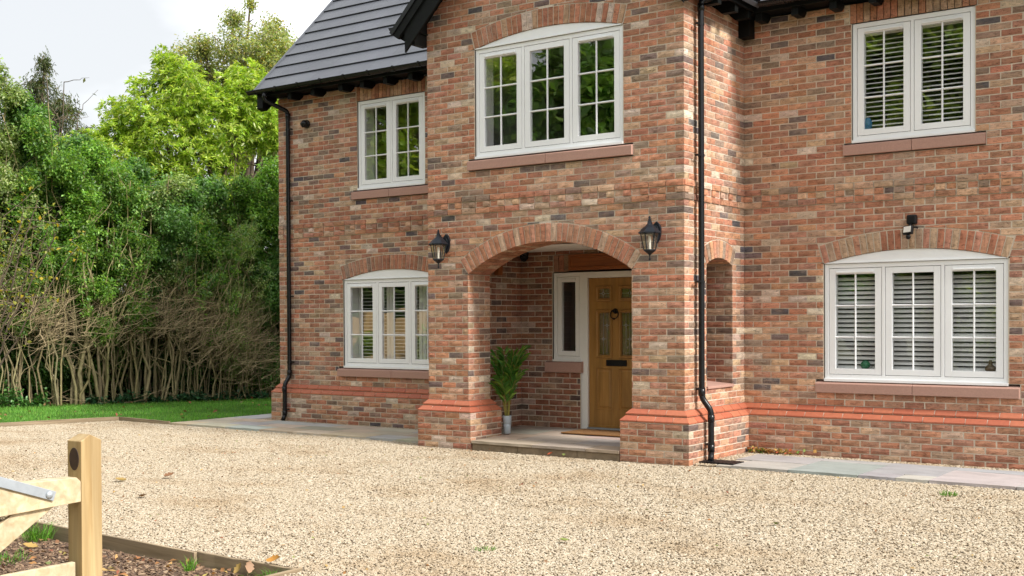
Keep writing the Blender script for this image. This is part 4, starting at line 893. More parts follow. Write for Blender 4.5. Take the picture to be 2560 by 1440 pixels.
# ------------------------------------------------------------ paving
def path(name, label_kind, slabs, parent=None): pass
r = random.Random(9)
PL = obj("left_path", MB().box(-9.02, -3.78, .16, 1.36, -.05, .018).box(-9.02, -8.42, 1.36, 7.0, -.05, .018).mesh("left_path"), M['joint'], kind='structure')
fl = lambda y: .03
rows = [(.155, .56, [-9.04, -8.55, -7.75, -7.0, -6.3, -5.75, -4.9, -4.35, -3.76], [0, 1, 2, 5, 4, 0, 7, 1]), (.56, .98, [-9.03, -8.2, -7.5, -6.75, -5.9, -5.3, -4.6, -3.76], [1, 2, 4, 8, 0, 1, 5]), (.98, 1.37, [-9.03, -8.6, -7.9, -7.0, -6.4, -5.6, -4.8, -3.76], [4, 0, 3, 7, 1, 4, 2])]
BC = [(.44, .36, .255), (.40, .35, .27), (.345, .335, .315), (.38, .385, .385), (.45, .40, .32), (.36, .30, .22), (.42, .35, .27), (.37, .37, .365), (.30, .27, .22)]
for y0_, y1_, cuts, cc in rows:
    for i in range(len(cuts)-1): slab(PL, cuts[i], cuts[i+1], y0_, y1_, fl, .04, BC[cc[i]], r, .0045)
for i, (a, b) in enumerate(((1.37, 2.0), (2.0, 2.6), (2.6, 3.4), (3.4, 4.0), (4.0, 4.8), (4.8, 5.5))): slab(PL, -9.03, -8.44, a, b, fl, .04, BC[(i*4+3) % 9], r)
PR = obj("right_path", MB().box(.35, 7.5, .05, 1.19, -.05, .018).mesh("right_path"), M['joint'], kind='structure')
for x0_, x1_, y0_, y1_, c in ((.53, 1.18, .02, .60, 1), (.33, 1.18, .60, 1.2, 2), (1.18, 1.92, .02, .95, 0), (1.18, 1.92, .95, 1.2, 1), (1.92, 2.3, .02, .33, 2), (2.3, 2.62, .02, .33, 4), (1.92, 2.62, .33, 1.2, 2), (2.62, 3.42, .02, .93, 3), (2.62, 3.42, .93, 1.2, 1), (3.42, 4.3, .02, .42, 3), (3.42, 4.3, .42, 1.2, 5), (4.3, 5.0, .02, 1.2, 4), (5.0, 5.8, .02, .6, 1), (5.0, 5.8, .6, 1.2, 0), (5.8, 6.6, .02, 1.2, 3), (6.6, 7.5, .02, 1.2, 2)):
    slab(PR, x0_, x1_, y0_, y1_, fl, .04, GC[c], r, .0045)

# ------------------------------------------------------------ gravel, chips: scattered stones (stuff)
def scatter(name, polys, z, density, smin, smax, flat, m, seed, kind='stuff', sub=1, clusters=None, elong=1.5):
    me = bpy.data.meshes.new(name); vs = []; fs = []
    for p in polys: n = len(vs); vs += [(x, y, z) for x, y in p]; fs.append(tuple(range(n, n+len(p))))
    me.from_pydata(vs, [], fs); me.update(); o = obj(name, me, m, kind=kind)
    ng = bpy.data.node_groups.new(name, 'GeometryNodeTree'); ng.interface.new_socket("Geometry", in_out='INPUT', socket_type='NodeSocketGeometry'); ng.interface.new_socket("Geometry", in_out='OUTPUT', socket_type='NodeSocketGeometry')
    N = ng.nodes.new; Lk = ng.links.new; gi, go = N('NodeGroupInput'), N('NodeGroupOutput')
    d = N('GeometryNodeDistributePointsOnFaces'); d.inputs['Density'].default_value = density; d.inputs['Seed'].default_value = seed
    ico = N('GeometryNodeMeshIcoSphere'); ico.inputs['Radius'].default_value = .5; ico.inputs['Subdivisions'].default_value = sub
    sp = N('GeometryNodeSetPosition'); rv = N('FunctionNodeRandomValue'); rv.data_type = 'FLOAT_VECTOR'; rv.inputs[0].default_value = (-.11,)*3; rv.inputs[1].default_value = (.11,)*3; rv.inputs['Seed'].default_value = 3
    Lk(ico.outputs[0], sp.inputs[0]); Lk(rv.outputs[0], sp.inputs['Offset'])
    sm = N('GeometryNodeSetMaterial'); sm.inputs['Material'].default_value = m; Lk(sp.outputs[0], sm.inputs[0])
    iop = N('GeometryNodeInstanceOnPoints'); Lk(gi.outputs[0], d.inputs[0]); Lk(d.outputs[0], iop.inputs[0]); Lk(sm.outputs[0], iop.inputs['Instance'])
    rr = N('FunctionNodeRandomValue'); rr.data_type = 'FLOAT_VECTOR'; rr.inputs[0].default_value = (-.45, -.45, 0); rr.inputs[1].default_value = (.45, .45, 6.283); rr.inputs['Seed'].default_value = 5; Lk(rr.outputs[0], iop.inputs['Rotation'])
    rs = N('FunctionNodeRandomValue'); rs.data_type = 'FLOAT_VECTOR'; rs.inputs[0].default_value = (smin, smin*.8, smin*flat); rs.inputs[1].default_value = (smax*elong*.75, smax, smax*flat); rs.inputs['Seed'].default_value = 6; Lk(rs.outputs[0], iop.inputs['Scale'])
    jn = N('GeometryNodeJoinGeometry'); Lk(iop.outputs[0], go.inputs[0])
    md = o.modifiers.new("scatter", 'NODES'); md.node_group = ng; return o
NEAR = [[(.49, -10.6), (6.0, -10.6), (6.0, -3.4), (-4.6, -3.4), (-5.2, -6.21), (.49, -6.21)]]
FAR = [[(-4.6, -3.4), (6.0, -3.4), (6.0, .02), (.02, .02), (0.0, -.12), (-3.7, -.12), (-3.76, .15), (-9.0, .15), (-10.36, .18), (-11.8, -4.2), (-12.4, -6.2), (-5.2, -6.21)]]
scatter("gravel", NEAR, -.004, 5000, .0105, .024, .52, M['gravel'], 1)
scatter("gravel", FAR, -.004, 3400, .013, .028, .5, M['gravel'], 2)
scatter("gravel", [[(.1, 1.19), (5.4, 1.19), (5.4, 1.47), (.1, 1.47)], [(.1, .40), (.34, .40), (.34, 1.19), (.1, 1.19)], [(0.1, .0), (.33, .0), (.33, .14), (.1, .14)], [(-8.42, 1.37), (-3.76, 1.37), (-3.76, 1.55), (-8.42, 1.55)], [(-8.43, 1.55), (-8.24, 1.55), (-8.24, 5.4), (-8.43, 5.4)]], .012, 2600, .014, .034, .62, M['gravel'], 3)
def mk_chip():
    b = NB("bark_chip"); b.color(b.ramp(b.rand(), [(0, (.045, .026, .017)), (.4, (.12, .07, .042)), (.75, (.2, .125, .075)), (.95, (.30, .21, .13)), (1, (.36, .28, .19))])); b.set(Roughness=.95); return b.m
M['chip'] = mk_chip()
scatter("bark_chippings", [[(-6.5, -13.2), (.40, -13.2), (.40, -6.3), (-6.5, -6.3)]], -.083, 2300, .010, .034, .3, M['chip'], 4, elong=2.6)
scatter("leaf_litter", [[(-15.2, .4), (-14.75, .55), (-12.2, 4.95), (-12.8, 8.8), (-14.5, 8.8), (-17, .2)]], .012, 420, .02, .075, .25, M['chip'], 5, elong=2)

# timber edging boards
def board(name, label, a, b, z0, z1, th, parent=None, m='edge'):
    a, b = Vector((*a, 0)), Vector((*b, 0)); d = (b-a); L_ = d.length; rr = random.Random(sum(map(ord, label))); mb = MB(); nx = 10
    for i in range(nx+1):
        x = L_*i/nx; w_ = rr.uniform(-.004, .004); h = rr.uniform(-.004, .004); mb.v += [(x, -th/2+w_, z0), (x, th/2+w_, z0), (x, th/2+w_, z1+h), (x, -th/2+w_, z1+h)]; mb.c += [(1, 1, 1)]*4
    for i in range(nx):
        for k in range(4): mb.f.append((i*4+k, i*4+(k+1) % 4, i*4+4+(k+1) % 4, i*4+4+k)[::-1]); mb.m.append(0)
    mb.f += [(0, 1, 2, 3), (nx*4+3, nx*4+2, nx*4+1, nx*4)]; mb.m += [0, 0]
    o = mb.build(name, M[m], None, bevel=.004); o.location = a; o.rotation_euler = (0, 0, math.atan2(d.y, d.x)); tag(o, label, "edging board", "timber boards edging the gravel"); return o
board("edging_board", "weathered edging board between the gravel and the soil, reaching behind the gate post", (-7.5, -6.02), (-.52, -6.285), -.12, .012, .026)
board("edging_board", "weathered edging board with big orange leaves at its right end", (-.55, -6.245), (.43, -6.262), -.12, .008, .026)
board("edging_board", "end of the edging board turning the corner towards the viewer", (.455, -6.24), (.475, -9.8), -.12, .016, .026)
board("edging_board", "thin edging board along the lawn in front of the hedge", (-10.43, .24), (-12.0, -4.4), -.05, .055, .03)
board("edging_board", "short edging board from the lawn corner to the paving", (-10.43, .255), (-9.05, .17), -.05, .05, .03)

# ------------------------------------------------------------ gate and post
u1 = Vector((0, 1, 0)); n1 = Vector((1, 0, 0)); pw = .100
arris = Vector((1.561, -8.58, 0))
T = thing("gate_post", "new square softwood gate post with a dark oval disc near its head", "gate post", tuple(arris)); T.rotation_euler = (0, 0, math.atan2(u1.y, u1.x))
zt = 1.092; mb = MB(); A_ = [(0, 0), (pw, 0), (pw, pw), (0, pw)]
mb.add([(x, y, -.3) for x, y in A_]+[(x, y, zt) for x, y in A_]+[(pw*.5, .010, zt+.027), (pw*.5, pw-.010, zt+.027)], [(3, 2, 1, 0), (0, 1, 5, 8, 4), (1, 2, 6, 5), (2, 3, 7, 9, 6), (3, 0, 4, 7), (4, 8, 9, 7), (5, 6, 9, 8)])
mb.build("post", M['pine'], T, keep=False, bevel=.003)
mb = MB(); mb.lathe([(1, -.001), (1, .0012), (.97, .0022), (.01, .0022)], (0, 0, 0), 28, M=Matrix.Translation((0, pw*.5, zt-.077)) @ Matrix.Diagonal((1, .034, .049, 1)) @ Matrix.Rotation(R(-90), 4, 'Y')); mb.build("oval_disc", M['plug'], T, keep=False)
T2 = thing("field_gate", "new timber field gate leaf closing against the post, with diagonal brace and grey metal strap", "gate", (arris.x, arris.y, 0)); T2.rotation_euler = T.rotation_euler
def rail(name, x0, x1, za0, za1, zb0, zb1, y0, y1, chamfer=0, mat='pinex'):
    """x0 is the free end; za = (bottom, top) there"""
    mb = MB(); pr = [(x0, za0), (x0, za1-chamfer), (x0-chamfer, za1), (x1, zb1), (x1, zb0)] if chamfer else [(x0, za0), (x0, za1), (x1, zb1), (x1, zb0)]
    pr = pr[::-1]; n = len(pr); mb.add([(x, y, z) for y in (y0, y1) for x, z in pr], [tuple(range(n))[::-1], tuple(range(n, 2*n))]+[(i, (i+1) % n, (i+1) % n+n, i+n) for i in range(n)])
    me = mb.mesh(name); me.flip_normals(); me.materials.append(M[mat]); return obj(name, me, None, T2, keep=False, bevel=.003)
rail("top_rail", -.002, -3.0, .836, .942, .72, .975, .0, .072, .020)
for z in (.478, .33, .19, .06): rail("rail", -.020, -3.0, z, z+.102, z, z+.102, .018, .044)
rail("stile", -.022, -.10, .04, .50, .04, .50, .046, .07)
rail("brace", -.113, -1.25, .831, .94, .109, .233, .020, .043)
mb = MB(); Ms = Matrix.Translation((-.159, -.008, .886)) @ Matrix.Rotation(R(20), 4, 'Y'); mb.box(-1.0, .028, -.0035, .0035, -.020, .020, M=Ms); st = mb.build("metal_strap", M['galv'], T2, keep=False, bevel=.0015)
mb = MB(); mb.lathe([(.0165, 0), (.0160, .004), (.011, .009), (.001, .012)], (-.159, -.0115, .886), 18, M=Matrix.Rotation(R(90), 4, 'X')); mb.build("bolt", M['galv'], st, smooth=True, keep=False)
# ------------------------------------------------------------ leaves and plants
def unit(a): return a/np.maximum(1e-9, np.linalg.norm(a, axis=-1, keepdims=True))
def leaves(name, base, dirs, L_, W_, tint, m, g, fold=.25, droop=.0):
    """kite-shaped folded leaves: arrays base (n,3), dirs (n,3), sizes L_,W_ (n,), tint (n,3)"""
    n = len(base); d = unit(dirs); up = unit(np.array([0, 0, 1.])+g.normal(0, .45, (n, 3))); s = unit(np.cross(d, up)); nn = np.cross(s, d)
    L2, W2 = np.asarray(L_)[:, None], np.asarray(W_)[:, None]
    V = np.empty((n, 4, 3)); V[:, 0] = base; V[:, 2] = base+d*L2-np.array([0, 0, 1.])*droop*L2
    mid = base+d*L2*.48; V[:, 1] = mid+s*W2*.5+nn*W2*fold; V[:, 3] = mid-s*W2*.5+nn*W2*fold
    i = np.arange(n)[:, None]*4; Fc = np.concatenate([i+np.array([[0, 1, 2]]), i+np.array([[0, 2, 3]])], 0)
    return np_mesh(name, V.reshape(-1, 3), Fc, np.repeat(tint, 4, 0), m)
def palette(g, n, cols, wts, jit=.18):
    c = np.array(cols)[g.choice(len(cols), n, p=np.array(wts)/sum(wts))]; return c*g.uniform(1-jit, 1+jit, (n, 1))*g.uniform(.92, 1.08, (n, 3))
def twigs_in(g, blobs, n, shell=.55, squash=1):
    """twig tips on the outer part of a set of balls (x,y,z,r), with outward direction"""
    B = np.array(blobs, float); w_ = B[:, 3]**2; k = g.choice(len(B), n, p=w_/w_.sum()); d = unit(g.normal(0, 1, (n, 3))); r_ = B[k, 3]*(shell+(1-shell)*g.uniform(0, 1, n)**.6)*g.uniform(.86, 1.12, n)
    return B[k, :3]+d*r_[:, None], d, k
def spray(name, g, blobs, ntw, per, L_, W_, cols, wts, m, tl=.28, spread=.75, lift=.25, shell=.5, fold=.25, droop=0, rosette=False, twjit=.2, skip=None):
    tip, d, k = twigs_in(g, blobs, ntw, shell)
    if skip is not None: ok = ~skip(tip); tip, d = tip[ok], d[ok]; ntw = len(tip)
    td = unit(d+np.array([0, 0, lift])+g.normal(0, .35, (ntw, 3)))
    twc = g.uniform(1-twjit, 1+twjit, (ntw, 1)); t = np.tile((np.arange(per)+.5)/per, (ntw, 1)); t = t+g.uniform(-.4, .4, t.shape)/per
    if rosette: t = .82+.18*t
    base = tip[:, None, :]-td[:, None, :]*(tl*(1-t))[:, :, None]
    a = unit(np.cross(td, g.normal(0, 1, (ntw, 3)))); b = np.cross(td, a); ph = (np.arange(per)*2.4)[None, :]+g.uniform(0, 6.28, (ntw, 1))
    rad = a[:, None, :]*np.cos(ph)[..., None]+b[:, None, :]*np.sin(ph)[..., None]
    ld = td[:, None, :]*(1-spread)+rad*spread+g.normal(0, .12, base.shape)
    n = ntw*per; sz = g.uniform(.72, 1.2, n); col = palette(g, n, cols, wts)*np.repeat(twc, per, 0)
    return leaves(name, base.reshape(-1, 3), ld.reshape(-1, 3), L_*sz, W_*sz*g.uniform(.85, 1.15, n), col, m, g, fold, droop), tip, td
def wands(mb, r, base, top, rad, n=5, wob=.06, sides=5, col=(1, 1, 1)):
    b, t = Vector(base), Vector(top); pts = []
    for i in range(n+1): f = i/n; p = b.lerp(t, f); k = wob*math.sin(math.pi*min(1, f*1.0))*(t-b).length; pts.append(p+Vector((r.uniform(-k, k), r.uniform(-k, k), r.uniform(-k, k)*.3)) if 0 < i < n else p)
    mb.tube(pts, [rad*(1-.7*i/n) for i in range(n+1)], sides, col, caps=False); return pts
def limbs(mb, r, base, blobs, rad, sides=7):
    """trunk from base splitting to every ball centre"""
    c = sum((Vector(b[:3]) for b in blobs), Vector())/len(blobs); base = Vector(base); fork = base.lerp(c, .42); fork.x += r.uniform(-.2, .2)
    mb.tube([base-Vector((0, 0, .1)), base.lerp(fork, .5)+Vector((r.uniform(-.1, .1), r.uniform(-.1, .1), 0)), fork], [rad*1.25, rad, rad*.8], sides)
    for b in blobs:
        e = Vector(b[:3]); m_ = fork.lerp(e, .5)+Vector((r.uniform(-.3, .3), r.uniform(-.3, .3), r.uniform(-.1, .3))); mb.tube([fork, fork.lerp(m_, .55)+Vector((r.uniform(-.1, .1), r.uniform(-.1, .1), 0)), m_, e], [rad*.6, rad*.48, rad*.36, rad*.14], 6, caps=False)
        for q in range(5):
            a = m_.lerp(e, r.random()); d = Vector((r.gauss(0, 1), r.gauss(0, 1), r.gauss(.3, .8))).normalized(); wands(mb, r, a, a+d*b[3]*r.uniform(.6, 1.05), rad*.13, 4, .08, 4)

HEDGE_A, HEDGE_B = Vector((-14.66, .72, 0)), Vector((-12.25, 4.95, 0)); HD = (HEDGE_B-HEDGE_A).normalized(); HN = Vector((HD.y, -HD.x, 0))   # HN towards the drive
PRIV = ([(.14, .26, .055), (.18, .32, .065), (.095, .19, .05), (.25, .36, .085), (.32, .33, .10)], [5, 4, 4, 2, .6])
DARK = ([(.085, .18, .05), (.13, .25, .07), (.17, .30, .09), (.21, .30, .14)], [5, 4, 2, 1])
OLIVE = ([(.30, .37, .15), (.25, .33, .12), (.40, .43, .22), (.18, .26, .085)], [4, 4, 2, 3])
MID = ([(.15, .28, .05), (.20, .36, .06), (.11, .22, .05), (.27, .38, .075)], [4, 4, 3, 1.5])
def shrub(name, label, cat, f, back, h0, h1, half, pal, seed, stems, L_=.068, W_=.038, ntw=1500, per=9, lean=0, stem_rad=.02, foot=0, group="overgrown shrubs of the boundary hedge", depth=.6, twig=60, shoots=14):
    """hedge shrub at fraction f along the hedge: own stems, own foliage mass, dry twigs inside"""
    r = random.Random(seed); g = np.random.default_rng(seed); P0 = HEDGE_A+(HEDGE_B-HEDGE_A)*f-HN*back; T = thing(name, label, cat, tuple(P0), group=group)
    bl = []
    nb = max(5, int((h1-h0)*4)); ntw = int(ntw*1.35)
    for i in range(nb):
        z = h0+(h1-h0)*(i+.5)/nb; wd = half*(1-.35*abs((i+.5)/nb-.45)); q = P0+HD*(r.uniform(-wd, wd)*.75+lean*z)+HN*r.uniform(-depth, depth)*.6; bl.append((q.x, q.y, z, r.uniform(.33, .52)*min(1, half+.25)))
    me, tip, td = spray("foliage", g, bl, ntw, per, L_, W_, *pal, M['leaf'], tl=.26, shell=.5, twjit=.42)
    obj("foliage", me, None, T)
    tgt = [Vector(b[:3]) for b in bl]
    for i in range(int(stems*1.4)):
        b0 = P0+HD*r.uniform(-half*.75, half*.75)+HN*r.uniform(-.25, .25); b0.z = -.03; e = r.choice(tgt)+Vector((r.uniform(-.3, .3), r.uniform(-.3, .3), r.uniform(-.2, .5))); e.z = max(e.z, h0+.3)
        e = e.lerp(Vector((b0.x, b0.y, e.z)), .45); mb = MB(); c = r.uniform(.7, 1.2); mb.col = (c, c*r.uniform(.92, 1.05), c*r.uniform(.8, 1)); pts = wands(mb, r, b0, e, stem_rad*r.uniform(.45, 1.35), 7, .055, 6, mb.col)
        for q in range(3):
            j = r.randint(2, 6); a = Vector(pts[j]); d = Vector((r.gauss(0, .8), r.gauss(0, .8), r.uniform(.2, 1.2))).normalized(); wands(mb, r, a, a+d*r.uniform(.4, 1.0), stem_rad*.45, 4, .08, 4, mb.col)
        mb.build("stem", M['stem'], T, smooth=True)
    mb = MB(); sb = []
    for i in range(int(shoots)):                     # long shoots rising out of the mass, each with a few leaves
        q = Vector(r.choice(bl)[:3])+HN*r.uniform(.1, .45)+HD*r.uniform(-.3, .3); q.z = h0+r.uniform(-.1, 1.2); d = (Vector((0, 0, 1))+HD*r.uniform(-.12, .5)+HN*r.uniform(-.05, .3)).normalized(); c = r.uniform(.85, 1.4)
        pts = wands(mb, r, q, q+d*r.uniform(.7, 1.6), .0085, 5, .03, 4, (c, c, c*.9)); sb += [(p.x, p.y, p.z, .16) for p in map(Vector, pts[3:])]
    if sb:
        mb.build("shoots", M['stem'], T, kind='stuff'); me, tip, td = spray("shoot_leaves", g, sb, len(sb)*7, 5, L_, W_, *pal, M['leaf'], tl=.16, shell=.1, twjit=.3); obj("shoot_leaves", me, None, T)
    if twig:
        mb = MB()
        for i in range(int(twig*.75)):
            q = Vector(r.choice(bl)[:3]); q.z = h0+r.uniform(-.35, .55); a = q+Vector((r.uniform(-.35, .35), r.uniform(-.35, .35), r.uniform(-.2, .2)))+HN*r.uniform(0, .35); d = (HD*r.uniform(-.3, .9)+HN*r.uniform(-.2, .5)+Vector((0, 0, r.uniform(-.15, .8)))).normalized()
            c = r.uniform(.7, 1.25); pts = wands(mb, r, a, a+d*r.uniform(.35, .85), .006, 4, .1, 3, (c, c, c))
            for q_ in range(2): p = Vector(r.choice(pts)); wands(mb, r, p, p+(d+Vector((r.gauss(0, .5), r.gauss(0, .5), r.gauss(0, .4)))).normalized()*r.uniform(.15, .4), .004, 3, .1, 3, (c, c, c))
        mb.build("dry_twigs", M['twig'], T, kind='stuff')
    return T
SH = "shrub"
shrub("hedge_shrub", "pale olive leaved shrub at the left end of the hedge over twisted bare stems", SH, .00, .1, 1.75, 6.1, .62, OLIVE, 101, 9, ntw=1700, twig=40)
shrub("hedge_shrub", "green privet with a nest of brown dead twigs above leaning stems, near the left edge", SH, .13, -.05, 1.45, 5.4, .55, PRIV, 102, 9, twig=240)
shrub("hedge_shrub", "tall privet on two pale forked trunks, left of the hedge middle", SH, .29, -.1, 1.35, 4.9, .62, MID, 103, 8, stem_rad=.034, ntw=1900, twig=60)
shrub("hedge_shrub", "privet with long pale upright shoots, middle of the hedge", SH, .43, .0, 1.6, 4.4, .55, PRIV, 104, 10, twig=120, lean=.05)
shrub("hedge_shrub", "brown bare twigged shrub with leaning stems and dark leaves, right of the hedge middle", SH, .58, -.05, 1.5, 4.2, .6, DARK, 105, 10, twig=330, lean=.08, stem_rad=.024)
shrub("hedge_shrub", "tangled brown shrub with sparse small leaves, second from the house corner", SH, .75, -.05, 1.2, 3.7, .6, PRIV, 106, 12, twig=380, ntw=1300, lean=.06, stem_rad=.014)
shrub("hedge_shrub", "straw coloured cane thicket with grey green leaves beside the house corner", SH, .93, -.1, .75, 3.5, .62, OLIVE, 107, 22, twig=260, ntw=1500, L_=.045, W_=.022, stem_rad=.009)
shrub("hedge_shrub", "dark evergreen shrub at the end of the hedge behind the house corner", SH, 1.12, .2, .5, 4.2, .7, DARK, 108, 8, ntw=2200)
shrub("hedge_shrub", "tall green bush filling the hedge next to the downpipe corner of the house", SH, 1.04, .7, .3, 4.9, .75, MID, 109, 8, ntw=3000, twig=30)
shrub("hedge_shrub", "green bush below the bright tree trunk, second from the house corner in the rear row", SH, .86, .6, .9, 4.5, .75, PRIV, 110, 8, ntw=3000, twig=30)
shrub("hedge_shrub", "fresh green bush filling the hedge behind the long pale shoots", SH, .37, .55, 1.1, 4.5, .65, MID, 111, 6, ntw=2600, twig=30)
shrub("hedge_shrub", "grey green bush with light leaf tips behind the brown twigs, right of the middle", SH, .66, .5, 1.6, 4.3, .7, OLIVE, 112, 6, ntw=2600, twig=40)
for i, (f, b, h1, pal, la) in enumerate(((-.12, .7, 6.5, OLIVE, "tall grey green willowy shrub behind the left end of the hedge"), (.06, .9, 5.9, DARK, "dark bushy evergreen in the second row behind the leaning stems"), (.24, .9, 5.0, DARK, "dark evergreen behind the forked pale trunks"), (.42, .95, 4.6, MID, "mid green bush in the second row of the hedge middle"), (.60, .95, 4.7, DARK, "dark glossy evergreen bush below the bright green tree"), (.78, 1.0, 4.4, DARK, "dark bush in the second row near the house"), (.97, 1.0, 4.2, MID, "green bush in the second row right beside the house corner"), (1.2, 1.2, 4.6, DARK, "dark bush of the hedge mostly behind the house"))):
    shrub("hedge_bush", la, SH, f, b, .25, h1, .72, pal, 120+i, 6, L_=.088, W_=.05, ntw=3600, per=9, twig=0, depth=.9, shoots=0)

for i, (f, la) in enumerate(((-.1, "dark low bush behind the left stems"), (.08, "dark low bush behind the leaning stems"), (.26, "dark low bush behind the forked trunks"), (.44, "dark low bush behind the middle of the hedge"), (.62, "dark low bush behind the brown twigs"), (.80, "dark low bush near the house behind the cane thicket"), (1.0, "dark low bush beside the house corner behind the hedge"))):
    shrub("hedge_bush", la, SH, f, 1.9, .1, 2.6, .8, DARK, 160+i, 4, L_=.09, W_=.055, ntw=2200, per=9, twig=0, depth=.9, shoots=0)

def tree(name, label, base, blobs, trunk, seed, leaf, cat="tree", group=None, **kw):
    r = random.Random(seed); g = np.random.default_rng(seed); T = thing(name, label, cat, base, group=group); mb = MB(); limbs(mb, r, base, blobs, trunk); mb.build("trunk", M['bark'], T, smooth=True)
    me, tip, td = spray("crown", g, blobs, **leaf, **kw); obj("crown", me, None, T)
    return T
def ball_crown(seed, c, rx, rz_, n, r0, r1):
    r = random.Random(seed); o = []
    for i in range(n):
        d = Vector((r.gauss(0, 1), r.gauss(0, 1), r.gauss(0, 1))).normalized()*r.uniform(.35, .95); o.append((c[0]+d.x*rx, c[1]+d.y*rx, c[2]+d.z*rz_, r.uniform(r0, r1)))
    return o
LIME = ([(.33, .43, .06), (.27, .38, .05), (.44, .51, .10), (.20, .31, .04), (.42, .42, .13)], [5, 5, 3, 3, .5])
def cpt(px, py, depth):                      # a point in front of the house camera axes, used to lay the garden out
    return CAM+CF*depth+CR*((px-1280)/F_PX*depth)-CU*((py-840.65)/F_PX*depth)
# crown of the bright tree: laid out as clumps between 3.2 and 7.6 m, about 3 m behind the hedge
BT = [(-15.2, 4.9, 5.6, .95), (-14.5, 5.9, 5.9, 1.0), (-15.9, 4.3, 5.1, .85), (-14.9, 5.3, 6.6, .8), (-15.3, 5.2, 7.1, .45), (-14.1, 6.3, 6.5, .75), (-13.8, 6.9, 6.0, .8), (-16.4, 4.0, 4.7, .75), (-15.6, 4.6, 6.1, .6), (-14.5, 5.4, 5.0, .8), (-13.5, 6.7, 5.6, .5), (-15.2, 4.6, 4.5, .8), (-13.3, 7.2, 5.6, .8), (-14.6, 5.4, 4.2, .7), (-16.8, 3.7, 4.4, .5), (-16.1, 4.25, 5.7, .4), (-13.9, 6.1, 3.8, .6), (-13.0, 7.4, 4.6, .8), (-14.2, 6.4, 7.0, .5), (-15.85, 4.8, 6.8, .32), (-16.36, 4.45, 6.25, .33), (-16.7, 4.2, 5.6, .36), (-15.5, 5.08, 7.45, .25), (-16.9, 3.7, 5.3, .5), (-17.3, 3.3, 4.7, .6), (-16.5, 3.9, 4.1, .7), (-17.8, 2.9, 4.2, .5), (-15.8, 4.0, 3.9, .7)]
tree("bright_tree", "bright lime green broadleaf tree with large leaves above the hedge", (-13.7, 6.2, 0), BT, .14, 201, dict(ntw=7600, per=9, L_=.13, W_=.042, cols=LIME[0], wts=LIME[1], m=M['limeleaf'], tl=.3, spread=.72, lift=.5, shell=.35, fold=.12, droop=.12, rosette=True, twjit=.28))
AUT = ([(.32, .34, .14), (.25, .30, .11), (.40, .39, .18), (.34, .27, .16), (.52, .40, .06), (.17, .22, .08)], [5, 5, 3, 1.5, .5, 3])
B2 = ball_crown(210, (-20.2, 11.6, 8.3), 2.3, 2.1, 16, .7, 1.0)+[(-20.4, 11.4, 10.4, .45), (-19.6, 12.2, 10.1, .55), (-21.2, 11.0, 9.6, .5), (-21.9, 10.6, 8.6, .5), (-20.0, 11.7, 10.8, .25)]
tree("autumn_tree", "pale olive and yellow turning tree behind the bright tree, beside the roof edge", (-20.1, 11.7, 0), B2, .18, 211, dict(ntw=5200, per=8, L_=.10, W_=.056, cols=AUT[0], wts=AUT[1], m=M['leaf'], tl=.4, shell=.4))
B3 = [(-25.0, 8.3, 9.0, .35), (-25.1, 8.2, 8.3, .55), (-25.2, 8.2, 7.4, .8), (-24.7, 8.6, 7.6, .7), (-26.3, 7.2, 8.5, .5), (-26.4, 7.2, 7.6, .8), (-24.3, 8.9, 6.6, .8), (-25.4, 8, 6.4, 1.1), (-24.0, 9.3, 5.6, .9), (-25, 8.2, 5.2, 1.2), (-26.6, 7, 6.2, 1.1)]
CON = ([(.09, .12, .045), (.12, .14, .06), (.17, .135, .065), (.06, .085, .035)], [4, 3, 1.3, 3])
tree("drooping_conifer", "grey green drooping conifer rising behind the left end of the hedge", (-25.2, 8.2, 0), B3, .2, 221, dict(ntw=4200, per=10, L_=.10, W_=.022, cols=CON[0], wts=CON[1], m=M['leaf'], tl=.45, spread=.35, lift=-.9, shell=.25, droop=.4))
B5 = [(-20.9, 2.9, 5.6, .7), (-21.4, 2.3, 5.9, .65), (-20.4, 3.3, 5.0, .7), (-22.0, 1.8, 5.2, .9), (-20.9, 2.7, 4.5, .9), (-19.6, 3.6, 4.4, .7)]
tree("willowy_tree", "straw and olive willowy small tree at the left edge below the conifer", (-21, 2.7, 0), B5, .1, 231, dict(ntw=1800, per=9, L_=.09, W_=.024, cols=[(.20, .18, .08), (.14, .15, .055), (.10, .12, .045)], wts=[3, 4, 3], m=M['leaf'], tl=.45, spread=.45, lift=.6, shell=.3))
# far dark trees closing the gaps behind the hedge
for i, (x, y, h, la) in enumerate(((-18.5, 3.6, 3.4, "dark thicket tree behind the hedge stems on the left"), (-17.0, 6.3, 3.6, "dark thicket tree behind the middle of the hedge"), (-15.4, 8.8, 3.8, "dark thicket tree behind the hedge near the house"), (-13.2, 10.5, 4.2, "dark thicket tree half hidden by the house corner"))):
    tree("thicket_tree", la, (x, y, 0), ball_crown(240+i, (x, y, h*.52), 1.5, h*.42, 9, .75, 1.05), .1, 250+i, dict(ntw=1500, per=8, L_=.10, W_=.06, cols=DARK[0], wts=DARK[1], m=M['leaf'], tl=.3, shell=.3))
